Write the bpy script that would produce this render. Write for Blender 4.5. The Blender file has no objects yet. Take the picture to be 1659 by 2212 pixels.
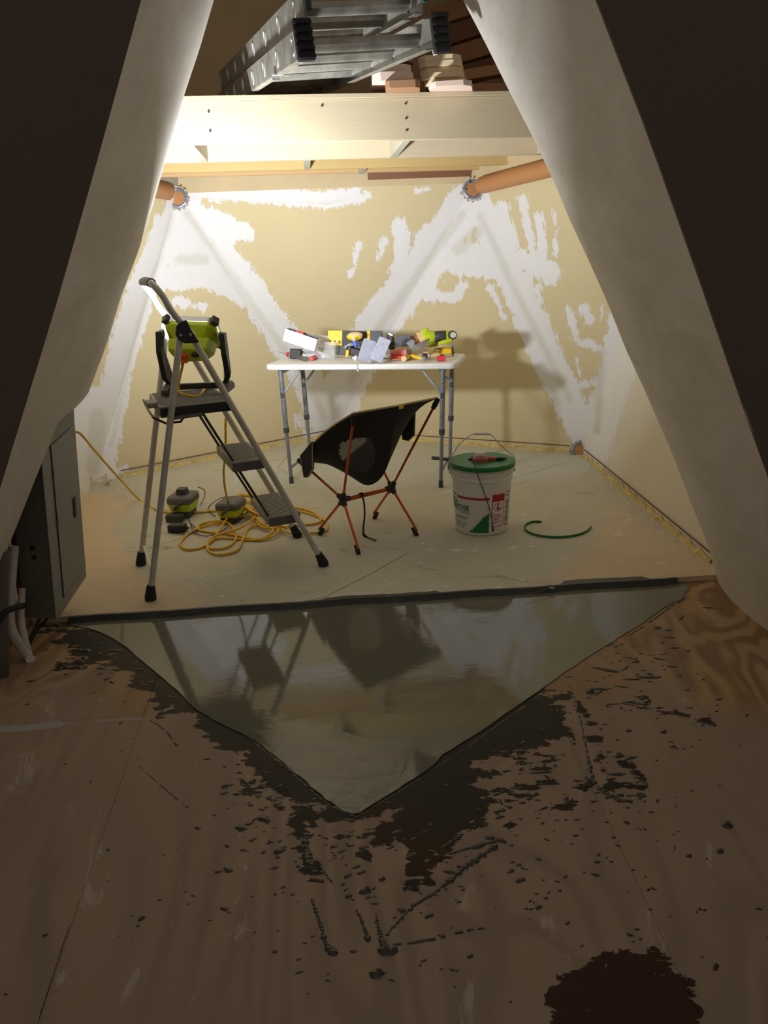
import bpy, bmesh, math, random
import numpy as np
from mathutils import Vector, Matrix

random.seed(7); np.random.seed(7)
SC = bpy.context.scene
COL = SC.collection

# ------------------------------------------------------------------ camera
F, CAMH, PITCH, ROLL = 1650.0, 1.35, math.radians(17.9), math.radians(2.0)
cd = bpy.data.cameras.new('camera'); cam = bpy.data.objects.new('camera', cd); COL.objects.link(cam)
cp, sp, cr, sr = math.cos(PITCH), math.sin(PITCH), math.cos(ROLL), math.sin(ROLL)
UPP = Vector((0, sp, cp)); XW = Vector((1, 0, 0)); FW = Vector((0, cp, -sp))
RT = XW * cr - UPP * sr; UP = XW * sr + UPP * cr
M = Matrix((RT, UP, -FW)).transposed().to_4x4(); M.translation = (0, 0, CAMH)
cam.matrix_world = M
cd.sensor_fit = 'HORIZONTAL'; cd.sensor_width = 36; cd.lens = 36 * F / 1659; cd.clip_start = 0.01
SC.camera = cam
# ------------------------------------------------------------------ world, light, exposure
w = bpy.data.worlds.new('world'); SC.world = w; w.use_nodes = True
w.node_tree.nodes['Background'].inputs[0].default_value = (1.0, 0.90, 0.80, 1)
w.node_tree.nodes['Background'].inputs[1].default_value = 0.115
SC.view_settings.view_transform = 'Standard'; SC.view_settings.look = 'None'
SC.view_settings.gamma = 1; SC.view_settings.use_curve_mapping = False
SC.view_settings.exposure = 0.6
SC.cycles.max_bounces = 14; SC.cycles.diffuse_bounces = 10
LAMP_P = Vector((-0.80, 3.40, 1.085)); LAMP_N = Vector((0.06, 0.67, 0.74)).normalized()
ld = bpy.data.lights.new('work_lamp', 'AREA'); ld.shape = 'RECTANGLE'; ld.size = 0.17; ld.size_y = 0.13
ld.energy = 37; ld.color = (0.93, 0.96, 1.0)
lamp = bpy.data.objects.new('work_lamp', ld); COL.objects.link(lamp)
lamp.location = LAMP_P + LAMP_N * 0.045
lamp.rotation_euler = (-LAMP_N).to_track_quat('Z', 'Y').to_euler()

# ------------------------------------------------------------------ pixel <-> world
def ray(x, y):
    u = (x - 829.5) / F; v = (1106 - y) / F
    a = u * cr + v * sr; b = -u * sr + v * cr
    return Vector((a, cp + b * sp, -sp + b * cp))
def G(x, y, z=0.0):
    d = ray(x, y); t = (z - CAMH) / d.z
    return Vector((d.x * t, d.y * t, z))
def at(x, y, Y):
    d = ray(x, y); t = Y / d.y
    return Vector((d.x * t, Y, CAMH + d.z * t))
def proj(P):            # numpy (n,3) -> (n,2) pixels
    Q = P - np.array([0, 0, CAMH])
    r = Q @ np.array(RT); u = Q @ np.array(UP); f = np.maximum(Q @ np.array(FW), 0.05)
    return np.stack([829.5 + F * r / f, 1106 - F * u / f], 1)
def V(*a): return Vector(a)

# ------------------------------------------------------------------ materials
def rgb(r, g, b):
    f = lambda c: ((c / 255 + 0.055) / 1.055) ** 2.4 if c > 10 else c / 255 / 12.92
    return (f(r), f(g), f(b), 1)
MATS = {}
class NT:
    def __init__(s, name):
        s.m = bpy.data.materials.new(name); s.m.use_nodes = True
        s.t = s.m.node_tree; s.b = s.t.nodes['Principled BSDF']; s.o = s.t.nodes['Material Output']
    def n(s, typ, **k):
        nd = s.t.nodes.new(typ)
        for a, b in k.items(): setattr(nd, a, b)
        return nd
    def l(s, a, b): s.t.links.new(a, b)
    def coord(s, scale=(1, 1, 1), rot=(0, 0, 0), kind='Object'):
        tc = s.n('ShaderNodeTexCoord'); mp = s.n('ShaderNodeMapping')
        mp.inputs['Scale'].default_value = scale; mp.inputs['Rotation'].default_value = rot
        s.l(tc.outputs[kind], mp.inputs[0]); return mp.outputs[0]
    def noise(s, scale, detail=6, rough=0.6, dist=0, vec=None):
        nd = s.n('ShaderNodeTexNoise'); nd.inputs['Scale'].default_value = scale
        nd.inputs['Detail'].default_value = detail; nd.inputs['Roughness'].default_value = rough
        nd.inputs['Distortion'].default_value = dist
        s.l(vec if vec else s.coord(), nd.inputs['Vector']); return nd.outputs['Fac']
    def ramp(s, fac, stops, interp='LINEAR'):
        nd = s.n('ShaderNodeValToRGB'); e = nd.color_ramp.elements; nd.color_ramp.interpolation = interp
        e[0].position, e[0].color = stops[0][0], stops[0][1]
        e[1].position, e[1].color = stops[1][0], stops[1][1]
        for p, c in stops[2:]:
            x = e.new(p); x.color = c
        s.l(fac, nd.inputs[0]); return nd.outputs[0]
    def mix(s, fac, a, b, mode='MIX'):
        nd = s.n('ShaderNodeMix', data_type='RGBA', blend_type=mode)
        for i, x in ((0, fac), (6, a), (7, b)):
            if hasattr(x, 'is_output'): s.l(x, nd.inputs[i])
            else: nd.inputs[i].default_value = x
        return nd.outputs[2]
    def math(s, op, a, b=0.0, c=None, clamp=False):
        nd = s.n('ShaderNodeMath', operation=op); nd.use_clamp = clamp
        for i, x in enumerate((a, b) if c is None else (a, b, c)):
            if hasattr(x, 'is_output'): s.l(x, nd.inputs[i])
            else: nd.inputs[i].default_value = x
        return nd.outputs[0]
    def attr(s, name):
        nd = s.n('ShaderNodeAttribute', attribute_name=name); return nd.outputs['Fac']
    def bump(s, h, strength=0.3, dist=0.002):
        nd = s.n('ShaderNodeBump'); nd.inputs['Strength'].default_value = strength
        nd.inputs['Distance'].default_value = dist
        s.l(h, nd.inputs['Height']); s.l(nd.outputs[0], s.b.inputs['Normal'])
    def put(s, inp, x):
        if hasattr(x, 'is_output'): s.l(x, s.b.inputs[inp])
        else: s.b.inputs[inp].default_value = x

def plain(name, c, rough=0.5, metal=0.0, var=0.12, nscale=30, bump=0.15, spec=None, alpha=None, trans=0):
    """simple surface with a little procedural unevenness"""
    if name in MATS: return MATS[name]
    s = NT(name); n = s.noise(nscale, 4)
    c0 = tuple(x * (1 - var) for x in c[:3]) + (1,); c1 = tuple(min(1, x * (1 + var)) for x in c[:3]) + (1,)
    s.put('Base Color', s.ramp(n, [(0.3, c0), (0.7, c1)]))
    s.put('Roughness', s.math('MULTIPLY_ADD', n, 0.2, rough - 0.1, clamp=True)); s.put('Metallic', metal)
    if trans: s.put('Transmission Weight', trans)
    if alpha is not None: s.put('Alpha', alpha)
    if bump: s.bump(n, bump, 0.001)
    MATS[name] = s.m; return s.m
def wood(name, a, b, axis=0, scale=6, rough=0.6, kn=None):
    if name in MATS: return MATS[name]
    s = NT(name); sc = [14, 14, 14]; sc[axis] = 0.9
    v = s.coord(tuple(x * scale / 6 for x in sc))
    g = s.noise(1.6, 8, 0.65, 1.5, v); f = s.noise(9, 4, 0.7, 0.4, v)
    col = s.mix(g, a, b); col = s.mix(s.math('MULTIPLY', f, 0.35), col, tuple(x * 0.55 for x in a[:3]) + (1,))
    big = s.noise(1.3, 3); col = s.mix(s.math('MULTIPLY', big, 0.35), col, b)
    vo = s.n('ShaderNodeTexVoronoi'); vo.inputs['Scale'].default_value = 2.6
    kv = [1.6, 1.6, 1.6]; kv[axis] = 0.8; s.l(s.coord(tuple(kv)), vo.inputs['Vector'])
    k = s.ramp(vo.outputs['Distance'], [(0.02, (1, 1, 1, 1)), (0.06, (0, 0, 0, 1))])
    col = s.mix(s.math('MULTIPLY', k, 0.6), col, kn or rgb(150, 100, 60))
    s.put('Base Color', col); s.put('Roughness', rough); s.bump(f, 0.25, 0.001)
    MATS[name] = s.m; return s.m

def wallmat(name, board, mudc, greyc, haze=0.0):
    s = NT(name)
    co = s.coord(); n1 = s.noise(14, 8, 0.7, 0.6); n2 = s.noise(55, 5, 0.75)
    st = s.noise(3.2, 7, 0.75, 0.5, s.coord((9, 9, 1.6), (0, 0.5, 0)))
    e = s.math('ADD', s.math('MULTIPLY', s.math('SUBTRACT', n1, 0.5), 0.11), s.math('MULTIPLY', s.math('SUBTRACT', n2, 0.5), 0.035))
    e = s.math('ADD', e, s.math('MULTIPLY', s.math('SUBTRACT', st, 0.5), 0.12))
    d = s.math('ADD', s.attr('mud'), e)
    m = s.ramp(d, [(0.0, (0, 0, 0, 1)), (0.008, (1, 1, 1, 1))])
    dg = s.math('ADD', s.attr('grey'), s.math('MULTIPLY', s.math('SUBTRACT', n1, 0.5), 0.06))
    g = s.ramp(dg, [(0.0, (0, 0, 0, 1)), (0.03, (1, 1, 1, 1))])
    spk = s.noise(11, 3, 0.5); spk = s.ramp(spk, [(0.735, (0, 0, 0, 1)), (0.745, (1, 1, 1, 1))])
    pn = s.noise(2.2, 4)
    bc = s.mix(pn, tuple(x * 0.93 for x in board[:3]) + (1,), tuple(min(1, x * 1.05) for x in board[:3]) + (1,))
    bc = s.mix(s.math('MULTIPLY', spk, 0.7), bc, mudc)
    mc = s.mix(g, mudc, greyc)
    mc = s.mix(s.math('MULTIPLY', s.noise(5, 6, 0.7, 1.0, s.coord((3, 3, 1))), 0.5), mc, greyc)
    s.put('Base Color', s.mix(m, bc, mc)); s.put('Roughness', 0.85)
    s.b.inputs['Specular IOR Level'].default_value = 0.2
    s.bump(s.math('ADD', m, s.math('MULTIPLY', st, 0.25)), 0.5, 0.0015)
    MATS[name] = s.m; return s.m

def floormats():
    # foreground plywood: warm grain, joint-compound haze, wet ring
    s = NT('plywood'); v = s.coord((1.0, 0.30, 1), (0, 0, 0.35)); warp = s.noise(2.0, 3, 0.5, 0, v)
    gn = s.noise(1.35, 3, 0.45, 0.6, s.coord((1.5, 0.42, 1), (0, 0, 0.3)))
    gs = s.math('MULTIPLY_ADD', s.math('SINE', s.math('MULTIPLY', gn, 95.0)), 0.5, 0.5)
    patch_ = s.ramp(s.noise(0.9, 3, 0.5, 0.5), [(0.40, (0, 0, 0, 1)), (0.6, (1, 1, 1, 1))])
    gmix = s.math('ADD', s.math('MULTIPLY', s.math('SUBTRACT', gs, 0.5), s.math('MULTIPLY_ADD', patch_, 0.75, 0.12)), 0.5)
    g = gmix; fine = s.noise(30, 6, 0.7, 0, s.coord((5, 0.7, 1), (0, 0, 0.1)))
    c = s.mix(s.ramp(g, [(0.25, (0, 0, 0, 1)), (0.75, (1, 1, 1, 1))]), rgb(142, 112, 76), rgb(190, 158, 114))
    c = s.mix(s.math('MULTIPLY', fine, 0.45), c, rgb(124, 96, 68))
    hz = s.ramp(s.math('ADD', s.noise(1.7, 7, 0.62, 0.8), s.attr('haze')), [(0.38, (0, 0, 0, 1)), (0.62, (1, 1, 1, 1))])
    c = s.mix(s.math('MULTIPLY', hz, 0.62), c, rgb(158, 142, 130))
    c = s.mix(s.ramp(s.noise(7, 5, 0.7, 1.2, s.coord((1, 0.4, 1), (0, 0, 0.5))), [(0.62, (0, 0, 0, 1)), (0.68, (0.5, 0.5, 0.5, 1))]), c, rgb(198, 188, 176))
    n1 = s.noise(11, 9, 0.7, 0.5); n2 = s.noise(4.5, 5, 0.65, 1.5); n4 = s.noise(20, 4, 0.6, 0.6, s.coord((0.35, 1.4, 1), (0, 0, -0.6))); n3 = s.noise(16, 5, 0.6, 0.2, s.coord((1, 0.5, 1), (0, 0, 0.8)))
    e = s.math('ADD', s.math('MULTIPLY', s.math('SUBTRACT', n1, 0.5), 0.20), s.math('MULTIPLY', s.math('SUBTRACT', n2, 0.5), 0.16))
    e = s.math('ADD', e, s.math('MULTIPLY', s.math('SUBTRACT', n4, 0.5), 0.22))
    d = s.math('ADD', s.attr('wet'), e)
    wet = s.ramp(d, [(0.0, (0, 0, 0, 1)), (0.005, (1, 1, 1, 1))])
    wc = s.mix(s.ramp(s.math('ADD', s.noise(2.6, 4, 0.6, 0.5), s.attr('brown')), [(0.5, (0, 0, 0, 1)), (0.62, (1, 1, 1, 1))]), rgb(44, 45, 38), rgb(60, 40, 22))
    wc = s.mix(s.math('MULTIPLY', fine, 0.4), wc, rgb(84, 68, 50))
    dots = s.ramp(s.noise(30, 3, 0.55, 0.4), [(0.71, (0, 0, 0, 1)), (0.72, (1, 1, 1, 1))])
    dark = s.ramp(s.math('ADD', s.attr('stain'), e), [(0.0, (0, 0, 0, 1)), (0.004, (1, 1, 1, 1))])
    c = s.mix(s.math('MULTIPLY', dots, s.ramp(s.attr('splat'), [(0.0, (0, 0, 0, 1)), (0.05, (1, 1, 1, 1))])), c, rgb(62, 55, 44))
    c = s.mix(wet, c, wc); c = s.mix(dark, c, rgb(62, 36, 20))
    tape = s.ramp(s.math('ADD', s.attr('tape'), s.math('MULTIPLY', s.math('SUBTRACT', n1, 0.5), 0.01)), [(0.0, (0, 0, 0, 1)), (0.004, (1, 1, 1, 1))])
    c = s.mix(tape, c, rgb(170, 165, 158))
    s.put('Base Color', c)
    s.put('Roughness', s.mix(wet, s.mix(s.math('MULTIPLY', fine, 1), (0.6,) * 4, (0.78,) * 4), s.mix(n1, (0.30,) * 4, (0.6,) * 4)))
    s.l(s.math('MULTIPLY_ADD', wet, -0.25, 0.35), s.b.inputs['Specular IOR Level'])
    s.bump(s.math('ADD', s.math('MULTIPLY', fine, 0.4), s.math('MULTIPLY', n1, 0.6)), 0.35, 0.0012)
    MATS['plywood'] = s.m
    # alcove floor: grey levelling skim over tan plywood
    s = NT('skimmed_floor'); n1 = s.noise(3.2, 8, 0.7, 1.2); n2 = s.noise(22, 7, 0.75, 0.5); st = s.noise(2.2, 7, 0.7, 2.0, s.coord((1, 3, 1), (0, 0, 0.3)))
    c = s.mix(n1, rgb(178, 177, 158), rgb(218, 215, 200)); c = s.mix(s.math('MULTIPLY', n2, 0.5), c, rgb(190, 180, 154))
    c = s.mix(s.ramp(st, [(0.60, (0, 0, 0, 1)), (0.72, (0.8, 0.8, 0.8, 1))]), c, rgb(128, 112, 84))
    tan = s.mix(s.noise(2, 5, 0.6, 1, s.coord((1, 5, 1))), rgb(204, 182, 150), rgb(220, 202, 172))
    d = s.math('ADD', s.attr('tan'), s.math('MULTIPLY', s.math('SUBTRACT', n1, 0.5), 0.5))
    c = s.mix(s.ramp(d, [(-0.0, (0, 0, 0, 1)), (0.10, (1, 1, 1, 1))]), c, tan)
    d2 = s.math('ADD', s.attr('pale'), s.math('MULTIPLY', s.math('SUBTRACT', n2, 0.5), 0.08))
    c = s.mix(s.math('MULTIPLY', s.ramp(d2, [(0.0, (0, 0, 0, 1)), (0.03, (1, 1, 1, 1))]), 0.6), c, rgb(205, 204, 194))
    s.put('Base Color', c); s.put('Roughness', 0.75); s.bump(s.math('ADD', n2, n1), 0.3, 0.002)
    MATS['skimmed_floor'] = s.m
    # fresh levelling cement, still wet
    s = NT('wet_cement'); n = s.noise(7, 5, 0.6, 1.5, s.coord((1, 2.2, 1))); f = s.noise(60, 3, 0.6)
    mt = s.ramp(s.math('ADD', s.attr('matte'), s.math('MULTIPLY', s.math('SUBTRACT', s.noise(5, 6, 0.65, 1.0), 0.5), 0.5)), [(0.0, (0, 0, 0, 1)), (0.16, (1, 1, 1, 1))])
    c = s.mix(n, rgb(104, 104, 91), rgb(118, 116, 102)); c = s.mix(s.math('MULTIPLY', mt, 0.35), c, rgb(152, 142, 124))
    s.put('Base Color', c); s.put('Roughness', s.mix(mt, (0.06,) * 4, (0.26,) * 4)); s.b.inputs['Specular IOR Level'].default_value = 0.42
    h = s.math('ADD', s.math('MULTIPLY', n, s.math('MULTIPLY_ADD', mt, 2.0, 0.22)), s.math('MULTIPLY', f, s.math('MULTIPLY_ADD', mt, 0.06, 0.045)))
    s.bump(h, 0.30, 0.004); MATS['wet_cement'] = s.m
floormats()
WALL = wallmat('muddied_drywall', rgb(216, 202, 162), rgb(238, 238, 242), rgb(220, 219, 214))
WALLW = wallmat('primed_drywall', rgb(226, 218, 200), rgb(238, 236, 236), rgb(214, 208, 196))
# jamb board: smooth mud with sanding streaks
s = NT('sanded_mud'); a = s.noise(2.0, 7, 0.65, 0.8, s.coord((4, 1, 0.7))); b = s.noise(28, 5, 0.7)
c = s.mix(s.ramp(a, [(0.3, (0, 0, 0, 1)), (0.7, (1, 1, 1, 1))]), rgb(206, 198, 186), rgb(228, 224, 216))
st = s.noise(3, 6, 0.75, 0.3, s.coord((18, 3, 1.2), (0, 0.42, 0))); c = s.mix(s.ramp(st, [(0.5, (0, 0, 0, 1)), (0.8, (0.35, 0.35, 0.35, 1))]), c, rgb(184, 177, 166))
sp_ = s.ramp(s.noise(70, 2, 0.5), [(0.80, (0, 0, 0, 1)), (0.81, (1, 1, 1, 1))]); 
s.put('Base Color', c); s.put('Roughness', 0.8); s.bump(s.math('ADD', a, s.math('MULTIPLY', b, 0.12)), 0.12, 0.002); MATS['sanded_mud'] = s.m; JAMB = s.m
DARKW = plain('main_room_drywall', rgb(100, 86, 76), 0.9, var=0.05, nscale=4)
PINE = wood('pine_x', rgb(196, 180, 146), rgb(210, 198, 168), 0)
PINE2 = wood('pine_pale', rgb(206, 188, 158), rgb(214, 200, 174), 0)
PINEY = wood('pine_yellow', rgb(206, 176, 112), rgb(216, 190, 132), 0)
PINEO = wood('pine_orange', rgb(214, 176, 120), rgb(226, 190, 138), 0)
PINEG = wood('pine_block_end', rgb(176, 174, 158), rgb(196, 192, 172), 2)
REDW = wood('strut_wood', rgb(186, 128, 78), rgb(200, 146, 94), 1, kn=rgb(170, 110, 60))
PLYB = wood('brown_plywood', rgb(120, 78, 52), rgb(140, 96, 66), 0)
STACK = wood('board_wood', rgb(222, 200, 160), rgb(234, 216, 182), 1)
STACKP = wood('board_wood_pink', rgb(236, 206, 190), rgb(244, 222, 208), 0)
STACKD = wood('board_wood_brown', rgb(160, 118, 84), rgb(178, 136, 100), 0)
ALU = plain('aluminium', rgb(205, 205, 205), 0.35, 0.55, 0.1)
ALUX = plain('weathered_aluminium', rgb(150, 147, 138), 0.42, 0.45, 0.3, 12)
ALUD = plain('dusty_aluminium', rgb(206, 202, 192), 0.4, 0.25, 0.15, 14)
STEEL = plain('brushed_steel', rgb(178, 180, 186), 0.4, 0.6, 0.12)
GALV = plain('galvanised_steel', rgb(150, 160, 180), 0.4, 0.5, 0.2)
LEGG = plain('grey_leg_paint', rgb(128, 132, 140), 0.45, 0.35)
LEGD = plain('dark_leg_paint', rgb(74, 76, 82), 0.5, 0.3)
BLACK = plain('black_plastic', rgb(36, 36, 36), 0.5)
RUBB = plain('black_rubber', rgb(30, 31, 32), 0.75, bump=0.3)
TREAD = plain('tread_plastic', rgb(150, 147, 138), 0.75, var=0.25, nscale=60)
MAROON = plain('maroon_steel', rgb(90, 40, 38), 0.4, 0.3)
LIME = plain('lime_plastic', rgb(190, 208, 30), 0.45)
GREY = plain('grey_plastic', rgb(96, 96, 92), 0.55)
DGREY = plain('dark_grey_plastic', rgb(62, 62, 60), 0.5)
ORANGE = plain('red_orange_plastic', rgb(235, 70, 25), 0.4)
YELC = plain('yellow_cord_jacket', rgb(226, 178, 22), 0.45)
WHITEP = plain('white_plastic', rgb(232, 232, 228), 0.5, var=0.05)
PAIL = plain('pail_plastic', rgb(222, 222, 214), 0.45, var=0.06, nscale=8)
GREEN = plain('green_plastic', rgb(22, 118, 56), 0.4)
GREENL = plain('dusty_green_plastic', rgb(92, 158, 108), 0.6, var=0.25, nscale=14)
CLOTH = plain('black_fabric', rgb(40, 39, 40), 0.9, nscale=160, bump=0.4)
CLOTHI = plain('dark_mesh_fabric', rgb(74, 74, 76), 0.9, nscale=160, bump=0.4)
TANP = plain('tan_piping', rgb(186, 168, 128), 0.8)
COPPER = plain('copper_anodised_tube', rgb(205, 100, 48), 0.3, 0.75)
PANELM = plain('panel_grey_paint', rgb(146, 148, 142), 0.5, 0.1, 0.05, 6, 0.05)
PANELS = plain('panel_box_steel', rgb(112, 114, 104), 0.5, 0.25, 0.08, 8, 0.05)
RED = plain('red_plastic', rgb(212, 52, 60), 0.4)
PINK = plain('pink_rubber', rgb(226, 130, 132), 0.5)
YEL = plain('yellow_plastic', rgb(240, 200, 30), 0.45)
BLUE = plain('blue_plastic', rgb(74, 96, 214), 0.4)
TANW = plain('tool_wood', rgb(224, 190, 140), 0.6)
INKR = plain('red_ink', rgb(176, 34, 44), 0.6, bump=0)
INKG = plain('green_ink', rgb(18, 112, 62), 0.6, bump=0)
INKK = plain('black_ink', rgb(52, 60, 54), 0.6, bump=0)
INKL = plain('grey_ink', rgb(150, 152, 146), 0.6, bump=0)
CLEAR = plain('clear_plastic', rgb(225, 232, 238), 0.25, alpha=0.38, bump=0)
SPLAT = plain('wet_slurry', rgb(66, 64, 54), 0.3, var=0.2, nscale=20, bump=0.5)
PLASTER = plain('plaster_scrap', rgb(222, 216, 200), 0.85, var=0.08)
FOAM = plain('yellow_foam', rgb(206, 184, 118), 0.9, var=0.35, nscale=28, bump=1)
PVC = plain('white_pvc', rgb(206, 200, 190), 0.5)
DUCT = plain('grey_conduit', rgb(96, 92, 84), 0.6)
PEEL = plain('torn_paper', rgb(206, 196, 172), 0.9, var=0.2, nscale=40)
LIP = plain('cement_lip', rgb(58, 61, 56), 0.5, var=0.25, nscale=18, bump=0.8)
MATC = plain('clear_tub_contents', rgb(150, 156, 170), 0.6)
s = NT('led_panel'); s.put('Emission Color', (1, 1, 1, 1)); s.put('Emission Strength', 6.0); s.put('Base Color', (0.8, 0.8, 0.8, 1))
s.put('Roughness', 0.4); LED = s.m

# ------------------------------------------------------------------ mesh helpers
class B:
    def __init__(s): s.v = []; s.f = []
    def add(s, vs, fs):
        o = len(s.v); s.v += [Vector(x) for x in vs]; s.f += [tuple(i + o for i in f) for f in fs]; return s
    def box(s, c, size, R=None):
        c = Vector(c); hx, hy, hz = (q / 2 for q in size); vs = []
        for x in (-hx, hx):
            for y in (-hy, hy):
                for z in (-hz, hz):
                    p = Vector((x, y, z)); vs.append(c + (R @ p if R else p))
        return s.add(vs, [(0, 1, 3, 2), (4, 6, 7, 5), (0, 4, 5, 1), (2, 3, 7, 6), (0, 2, 6, 4), (1, 5, 7, 3)])
    def tube(s, pts, r, n=8, closed=False, flat=None, cap=True):
        pts = [Vector(p) for p in pts]; m = len(pts); rs = r if isinstance(r, (list, tuple)) else [r] * m
        ring = []; prev = None
        for i, p in enumerate(pts):
            a = pts[(i - 1) % m] if (closed or i > 0) else pts[i]; b = pts[(i + 1) % m] if (closed or i < m - 1) else pts[i]
            t = (b - a).normalized() if (b - a).length > 1e-9 else Vector((0, 0, 1))
            if prev is None:
                u = t.cross(Vector((0, 0, 1)))
                if u.length < 1e-3: u = t.cross(Vector((0, 1, 0)))
            else: u = prev - t * prev.dot(t)
            u.normalize(); prev = u; q = t.cross(u)
            fa = flat or (1, 1)
            ring.append([p + (u * math.cos(2 * math.pi * k / n) * fa[0] + q * math.sin(2 * math.pi * k / n) * fa[1]) * rs[i] for k in range(n)])
        vs = [x for rr in ring for x in rr]; fs = []
        for i in range(m if closed else m - 1):
            j = (i + 1) % m
            for k in range(n): fs.append((i * n + k, i * n + (k + 1) % n, j * n + (k + 1) % n, j * n + k))
        if not closed and cap: fs += [tuple(range(n))[::-1], tuple((m - 1) * n + k for k in range(n))]
        return s.add(vs, fs)
    def cyl(s, a, b, r, r2=None, n=16): return s.tube([a, b], [r, r if r2 is None else r2], n)
    def lathe(s, prof, c, ax=(0, 0, 1), n=32):
        c = Vector(c); ax = Vector(ax).normalized(); u = ax.orthogonal().normalized(); w_ = ax.cross(u); vs = []; m = len(prof)
        for r, z in prof:
            for k in range(n):
                t = 2 * math.pi * k / n; vs.append(c + ax * z + (u * math.cos(t) + w_ * math.sin(t)) * r)
        fs = [(i * n + k, i * n + (k + 1) % n, (i + 1) * n + (k + 1) % n, (i + 1) * n + k) for i in range(m - 1) for k in range(n)]
        fs += [tuple(range(n))[::-1], tuple((m - 1) * n + k for k in range(n))]
        return s.add(vs, fs)
    def prism(s, pts, d):      # 3d polygon extruded by vector d
        pts = [Vector(p) for p in pts]; n = len(pts); d = Vector(d)
        return s.add(pts + [p + d for p in pts], [tuple(range(n))[::-1], tuple(range(n, 2 * n))] + [(i, (i + 1) % n, n + (i + 1) % n, n + i) for i in range(n)])
    def ball(s, c, r, R=None, nu=12, nv=8):
        c = Vector(c); rr = r if isinstance(r, (list, tuple)) else (r, r, r); vs = []
        for j in range(nv + 1):
            ph = math.pi * j / nv
            for i in range(nu):
                t = 2 * math.pi * i / nu; p = Vector((rr[0] * math.sin(ph) * math.cos(t), rr[1] * math.sin(ph) * math.sin(t), rr[2] * math.cos(ph)))
                vs.append(c + (R @ p if R else p))
        return s.add(vs, [(j * nu + i, j * nu + (i + 1) % nu, (j + 1) * nu + (i + 1) % nu, (j + 1) * nu + i) for j in range(nv) for i in range(nu)])
    def build(s, name, mat, parent=None, bevel=0, angle=35):
        me = bpy.data.meshes.new(name); off = parent.get('_o', (0, 0, 0)) if parent else (0, 0, 0); off = Vector(off)
        me.from_pydata([tuple(v - off) for v in s.v], [], s.f)
        bm = bmesh.new(); bm.from_mesh(me); bmesh.ops.remove_doubles(bm, verts=bm.verts, dist=1e-6)
        bmesh.ops.recalc_face_normals(bm, faces=bm.faces); bm.to_mesh(me); bm.free()
        me.shade_smooth(); me.set_sharp_from_angle(angle=math.radians(angle))
        me.materials.append(mat); o = bpy.data.objects.new(name, me); COL.objects.link(o)
        if parent: o.parent = parent
        if bevel:
            md = o.modifiers.new('bevel', 'BEVEL'); md.width = bevel; md.segments = 2; md.limit_method = 'ANGLE'; md.harden_normals = False
        return o
def tag(o, label=None, cat=None, group=None, kind=None):
    if label: o['label'] = label
    if cat: o['category'] = cat
    if group: o['group'] = group
    if kind: o['kind'] = kind
    return o
OFFS = {}
def thing(name, loc, label=None, cat=None, group=None, kind=None):
    o = bpy.data.objects.new(name, None); COL.objects.link(o); o.location = loc; o.empty_display_size = 0.05
    o['_o'] = tuple(loc); return tag(o, label, cat, group, kind)
def sub(par, child):            # make child a sub-part of a part built under the same thing
    child.parent = par; return child
def copy_thing(root, loc, rz=0):
    r = root.copy(); COL.objects.link(r); r.location = loc; r.rotation_euler.z = rz
    for ch in [c for c in bpy.data.objects if c.parent == root]:
        c = ch.copy(); COL.objects.link(c); c.parent = r
        for g in [q for q in bpy.data.objects if q.parent == ch]:
            d = g.copy(); COL.objects.link(d); d.parent = c
    return r
def catmull(pts, k=8, closed=False):
    pts = [Vector(p) for p in pts]; n = len(pts); out = []
    for i in range(n if closed else n - 1):
        p0 = pts[(i - 1) % n] if (closed or i > 0) else pts[0]; p1 = pts[i]; p2 = pts[(i + 1) % n]
        p3 = pts[(i + 2) % n] if (closed or i < n - 2) else pts[-1]
        for j in range(k):
            t = j / k; t2 = t * t; t3 = t2 * t
            out.append(0.5 * ((2 * p1) + (p2 - p0) * t + (2 * p0 - 5 * p1 + 4 * p2 - p3) * t2 + (3 * p1 - p0 - 3 * p2 + p3) * t3))
    if not closed: out.append(pts[-1])
    return out
def rot(ax, deg): return Matrix.Rotation(math.radians(deg), 3, ax)
def basis(x, z=(0, 0, 1)):       # columns: x, y, z
    x = Vector(x).normalized(); z = Vector(z); z = (z - x * z.dot(x)).normalized(); y = z.cross(x)
    return Matrix((x, y, z)).transposed()

# ------------------------------------------------------------------ signed fields in the plane of the photograph, stored per vertex
def d_seg(P, a, b):
    a = np.array(a, float); b = np.array(b, float); ab = b - a; L = max(ab @ ab, 1e-9)
    t = np.clip(((P - a) @ ab) / L, 0, 1); return np.linalg.norm(P - a - t[:, None] * ab, axis=1)
def d_strokes(P, strokes):
    best = np.full(len(P), 1e9)
    for pts, r in strokes:
        if len(pts) == 1: pts = [pts[0], pts[0]]
        for i in range(len(pts) - 1): best = np.minimum(best, d_seg(P, pts[i], pts[i + 1]) - r)
    return best
def d_poly(P, poly):
    poly = np.array(poly, float); n = len(poly); inside = np.zeros(len(P), bool); d = np.full(len(P), 1e9)
    for i in range(n):
        a, b = poly[i], poly[(i + 1) % n]; d = np.minimum(d, d_seg(P, a, b))
        c = ((a[1] > P[:, 1]) != (b[1] > P[:, 1])) & (P[:, 0] < (b[0] - a[0]) * (P[:, 1] - a[1]) / (b[1] - a[1] + 1e-12) + a[0]); inside ^= c
    return np.where(inside, -d, d)
def set_attr(me, name, arr):
    a = me.attributes.new(name, 'FLOAT', 'POINT'); a.data.foreach_set('value', np.asarray(arr, dtype=np.float32))
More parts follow.
